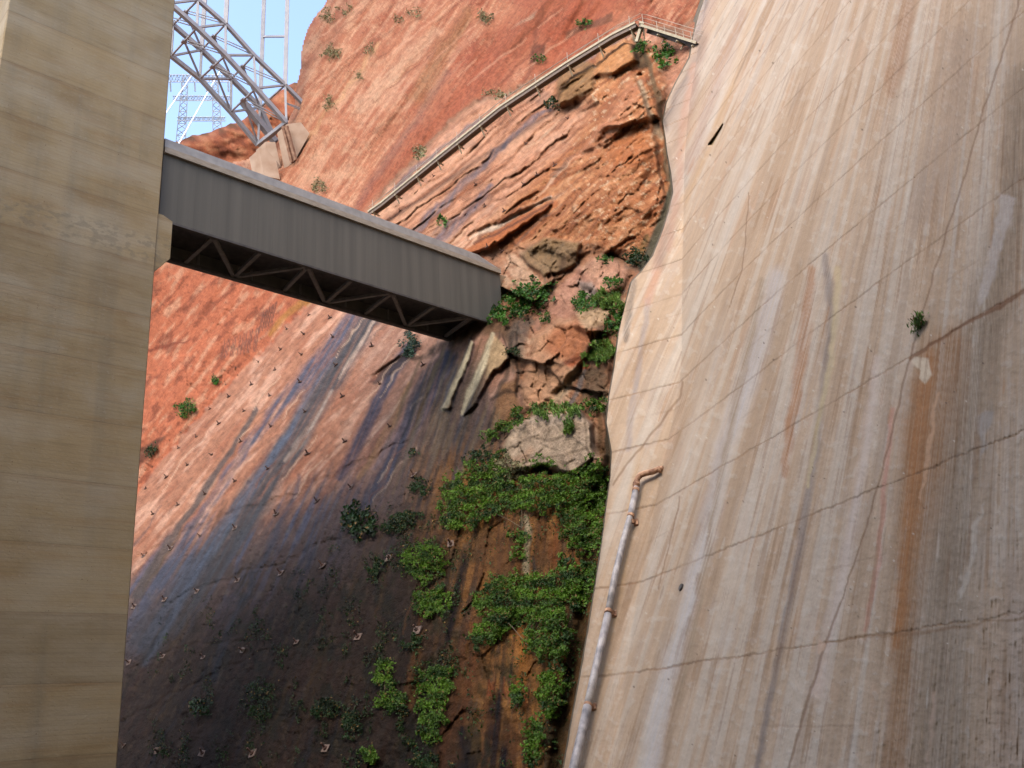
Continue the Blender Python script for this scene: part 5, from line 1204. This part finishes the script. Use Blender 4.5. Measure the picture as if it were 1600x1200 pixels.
ball_plant(1002, 72, 8, 6, 'small green bush under the catwalk corner', 'bush', size=.2)
ball_plant(693, 342, 7, 5, 'tiny green bush on the layered rock above the footbridge', 'bush', size=.2)
ball_plant(862, 163, 8, 7, 'dull green tuft beside the brown boulder under the catwalk', 'dark', size=.2)
ball_plant(290, 637, 14, 9, 'green shrub on the brow of the orange cliff behind the tower', 'bush', size=.25, thick=1.5)
ball_plant(335, 593, 6, 5, 'tiny shrub on the brow above the rock bolts', 'bush', size=.25)
ball_plant(237, 702, 7, 8, 'dark shrub in the notch beside the tower', 'dark', size=.25)
for k, (x_, y_, rx_, ry_, la) in enumerate([(517, 82, 15, 9, 'largest grey desert shrub high on the red cliff near the sky'), (538, 17, 7, 5, 'grey desert shrub near the top edge beside the skyline'), (512, 160, 6, 9, 'upright desert shrub to the right of the arch footing'), (757, 27, 13, 8, 'desert shrub in the middle of the top red cliff'), (622, 28, 6, 5, 'small grey shrub on the pink cliff near the top'), (648, 20, 10, 4, 'flat grey shrub line on the pink cliff near the top'),
                                            (500, 291, 13, 8, 'olive shrub right behind the roof line of the footbridge'), (576, 77, 6, 4, 'dark little shrub on the pink cliff'), (555, 118, 7, 5, 'second little shrub down the pink cliff'), (912, 36, 6, 5, 'green shrub on the brown patch of the top cliff'), (841, 91, 8, 5, 'green shrub on the dark square patch above the catwalk'), (510, 25, 6, 10, 'dark shrub hugging the skyline of the cliff'),
                                            (656, 237, 7, 8, 'olive shrub on the brow just above the long catwalk'), (770, 146, 22, 3, 'low olive growth along the brow above the catwalk')]):
    ball_plant(x_, y_, rx_, ry_, la, 'grey' if k not in (9, 10) else 'bush', size=.26, thick=2.0, dens=.6, name='desert_shrub')
# the lone plant on the dam
r = np.random.default_rng(5); b0 = DPt(1433, 517, 0.0); n_ = 260
hh_ = r.random(n_); Pn = b0+np.outer(hh_, unproj(1436, 492, project(b0)[2]-.25)-b0)+r.normal(size=(n_, 3))*0.085*(1-hh_*.3)[:, None]
V, col = leaves(Pn, np.full(n_, .035), 'grass', 77, elong=4.0); plant_obj('crack_plant', V, col*.8, 'small lone plant growing out of the dam face', 'plant', None, b0)
# loose pale anchor plates lower down
for k, (x_, y_, la) in enumerate([(652, 985, 'pale square plate on the dark rock above the brown seep'), (608, 872, 'small pale plate left of the round fern clump')]):
    p_ = unproj(x_, y_, float(depth_at(x_, y_))-.1); m = MB(); m.beam(p_-H3*.22, p_+H3*.22, .06, .42, up=F3); m.beam(p_+nrm3*.02, p_+nrm3*.2, .1, .1)
    tag(m.build('anchor_plate', plate_m), la, 'plate')

# low growth that creeps over the seeping rock: uncountable, one object
r = np.random.default_rng(99); N_ = 130000
x_ = r.uniform(230, 950, N_); y_ = r.uniform(690, 1260, N_)
dn_ = fbm(x_/38, y_/60, 4, 401)+0.55*fbm(x_/9, y_/16, 3, 402)
pr_ = sstep(0.18, 0.55, dn_+0.30*sstep(420, 760, x_)*sstep(1250, 800, y_)-0.12+0.12*sstep(600, 900, x_))
wlim = y_-np.interp(x_, [200, 400, 505, 620, 700, 780, 950], [960, 880, 830, 760, 740, 720, 740])
pr_ *= (1-0.8*sstep(690, 740, x_)); pr_ *= sstep(0, 60, wlim)*(x_ < edge_x(y_)-4)
kp = r.random(N_) < pr_; x_ = x_[kp]; y_ = y_[kp]
dep = np.minimum(depth_at(x_, y_), depth_at(x_, y_+3))-.03-.14*r.random(len(x_)); Pn = unproj(x_, y_, dep)
V, col = leaves(Pn, .06*(.6+.9*r.random(len(Pn))), 'dark', 501, elong=1.6)
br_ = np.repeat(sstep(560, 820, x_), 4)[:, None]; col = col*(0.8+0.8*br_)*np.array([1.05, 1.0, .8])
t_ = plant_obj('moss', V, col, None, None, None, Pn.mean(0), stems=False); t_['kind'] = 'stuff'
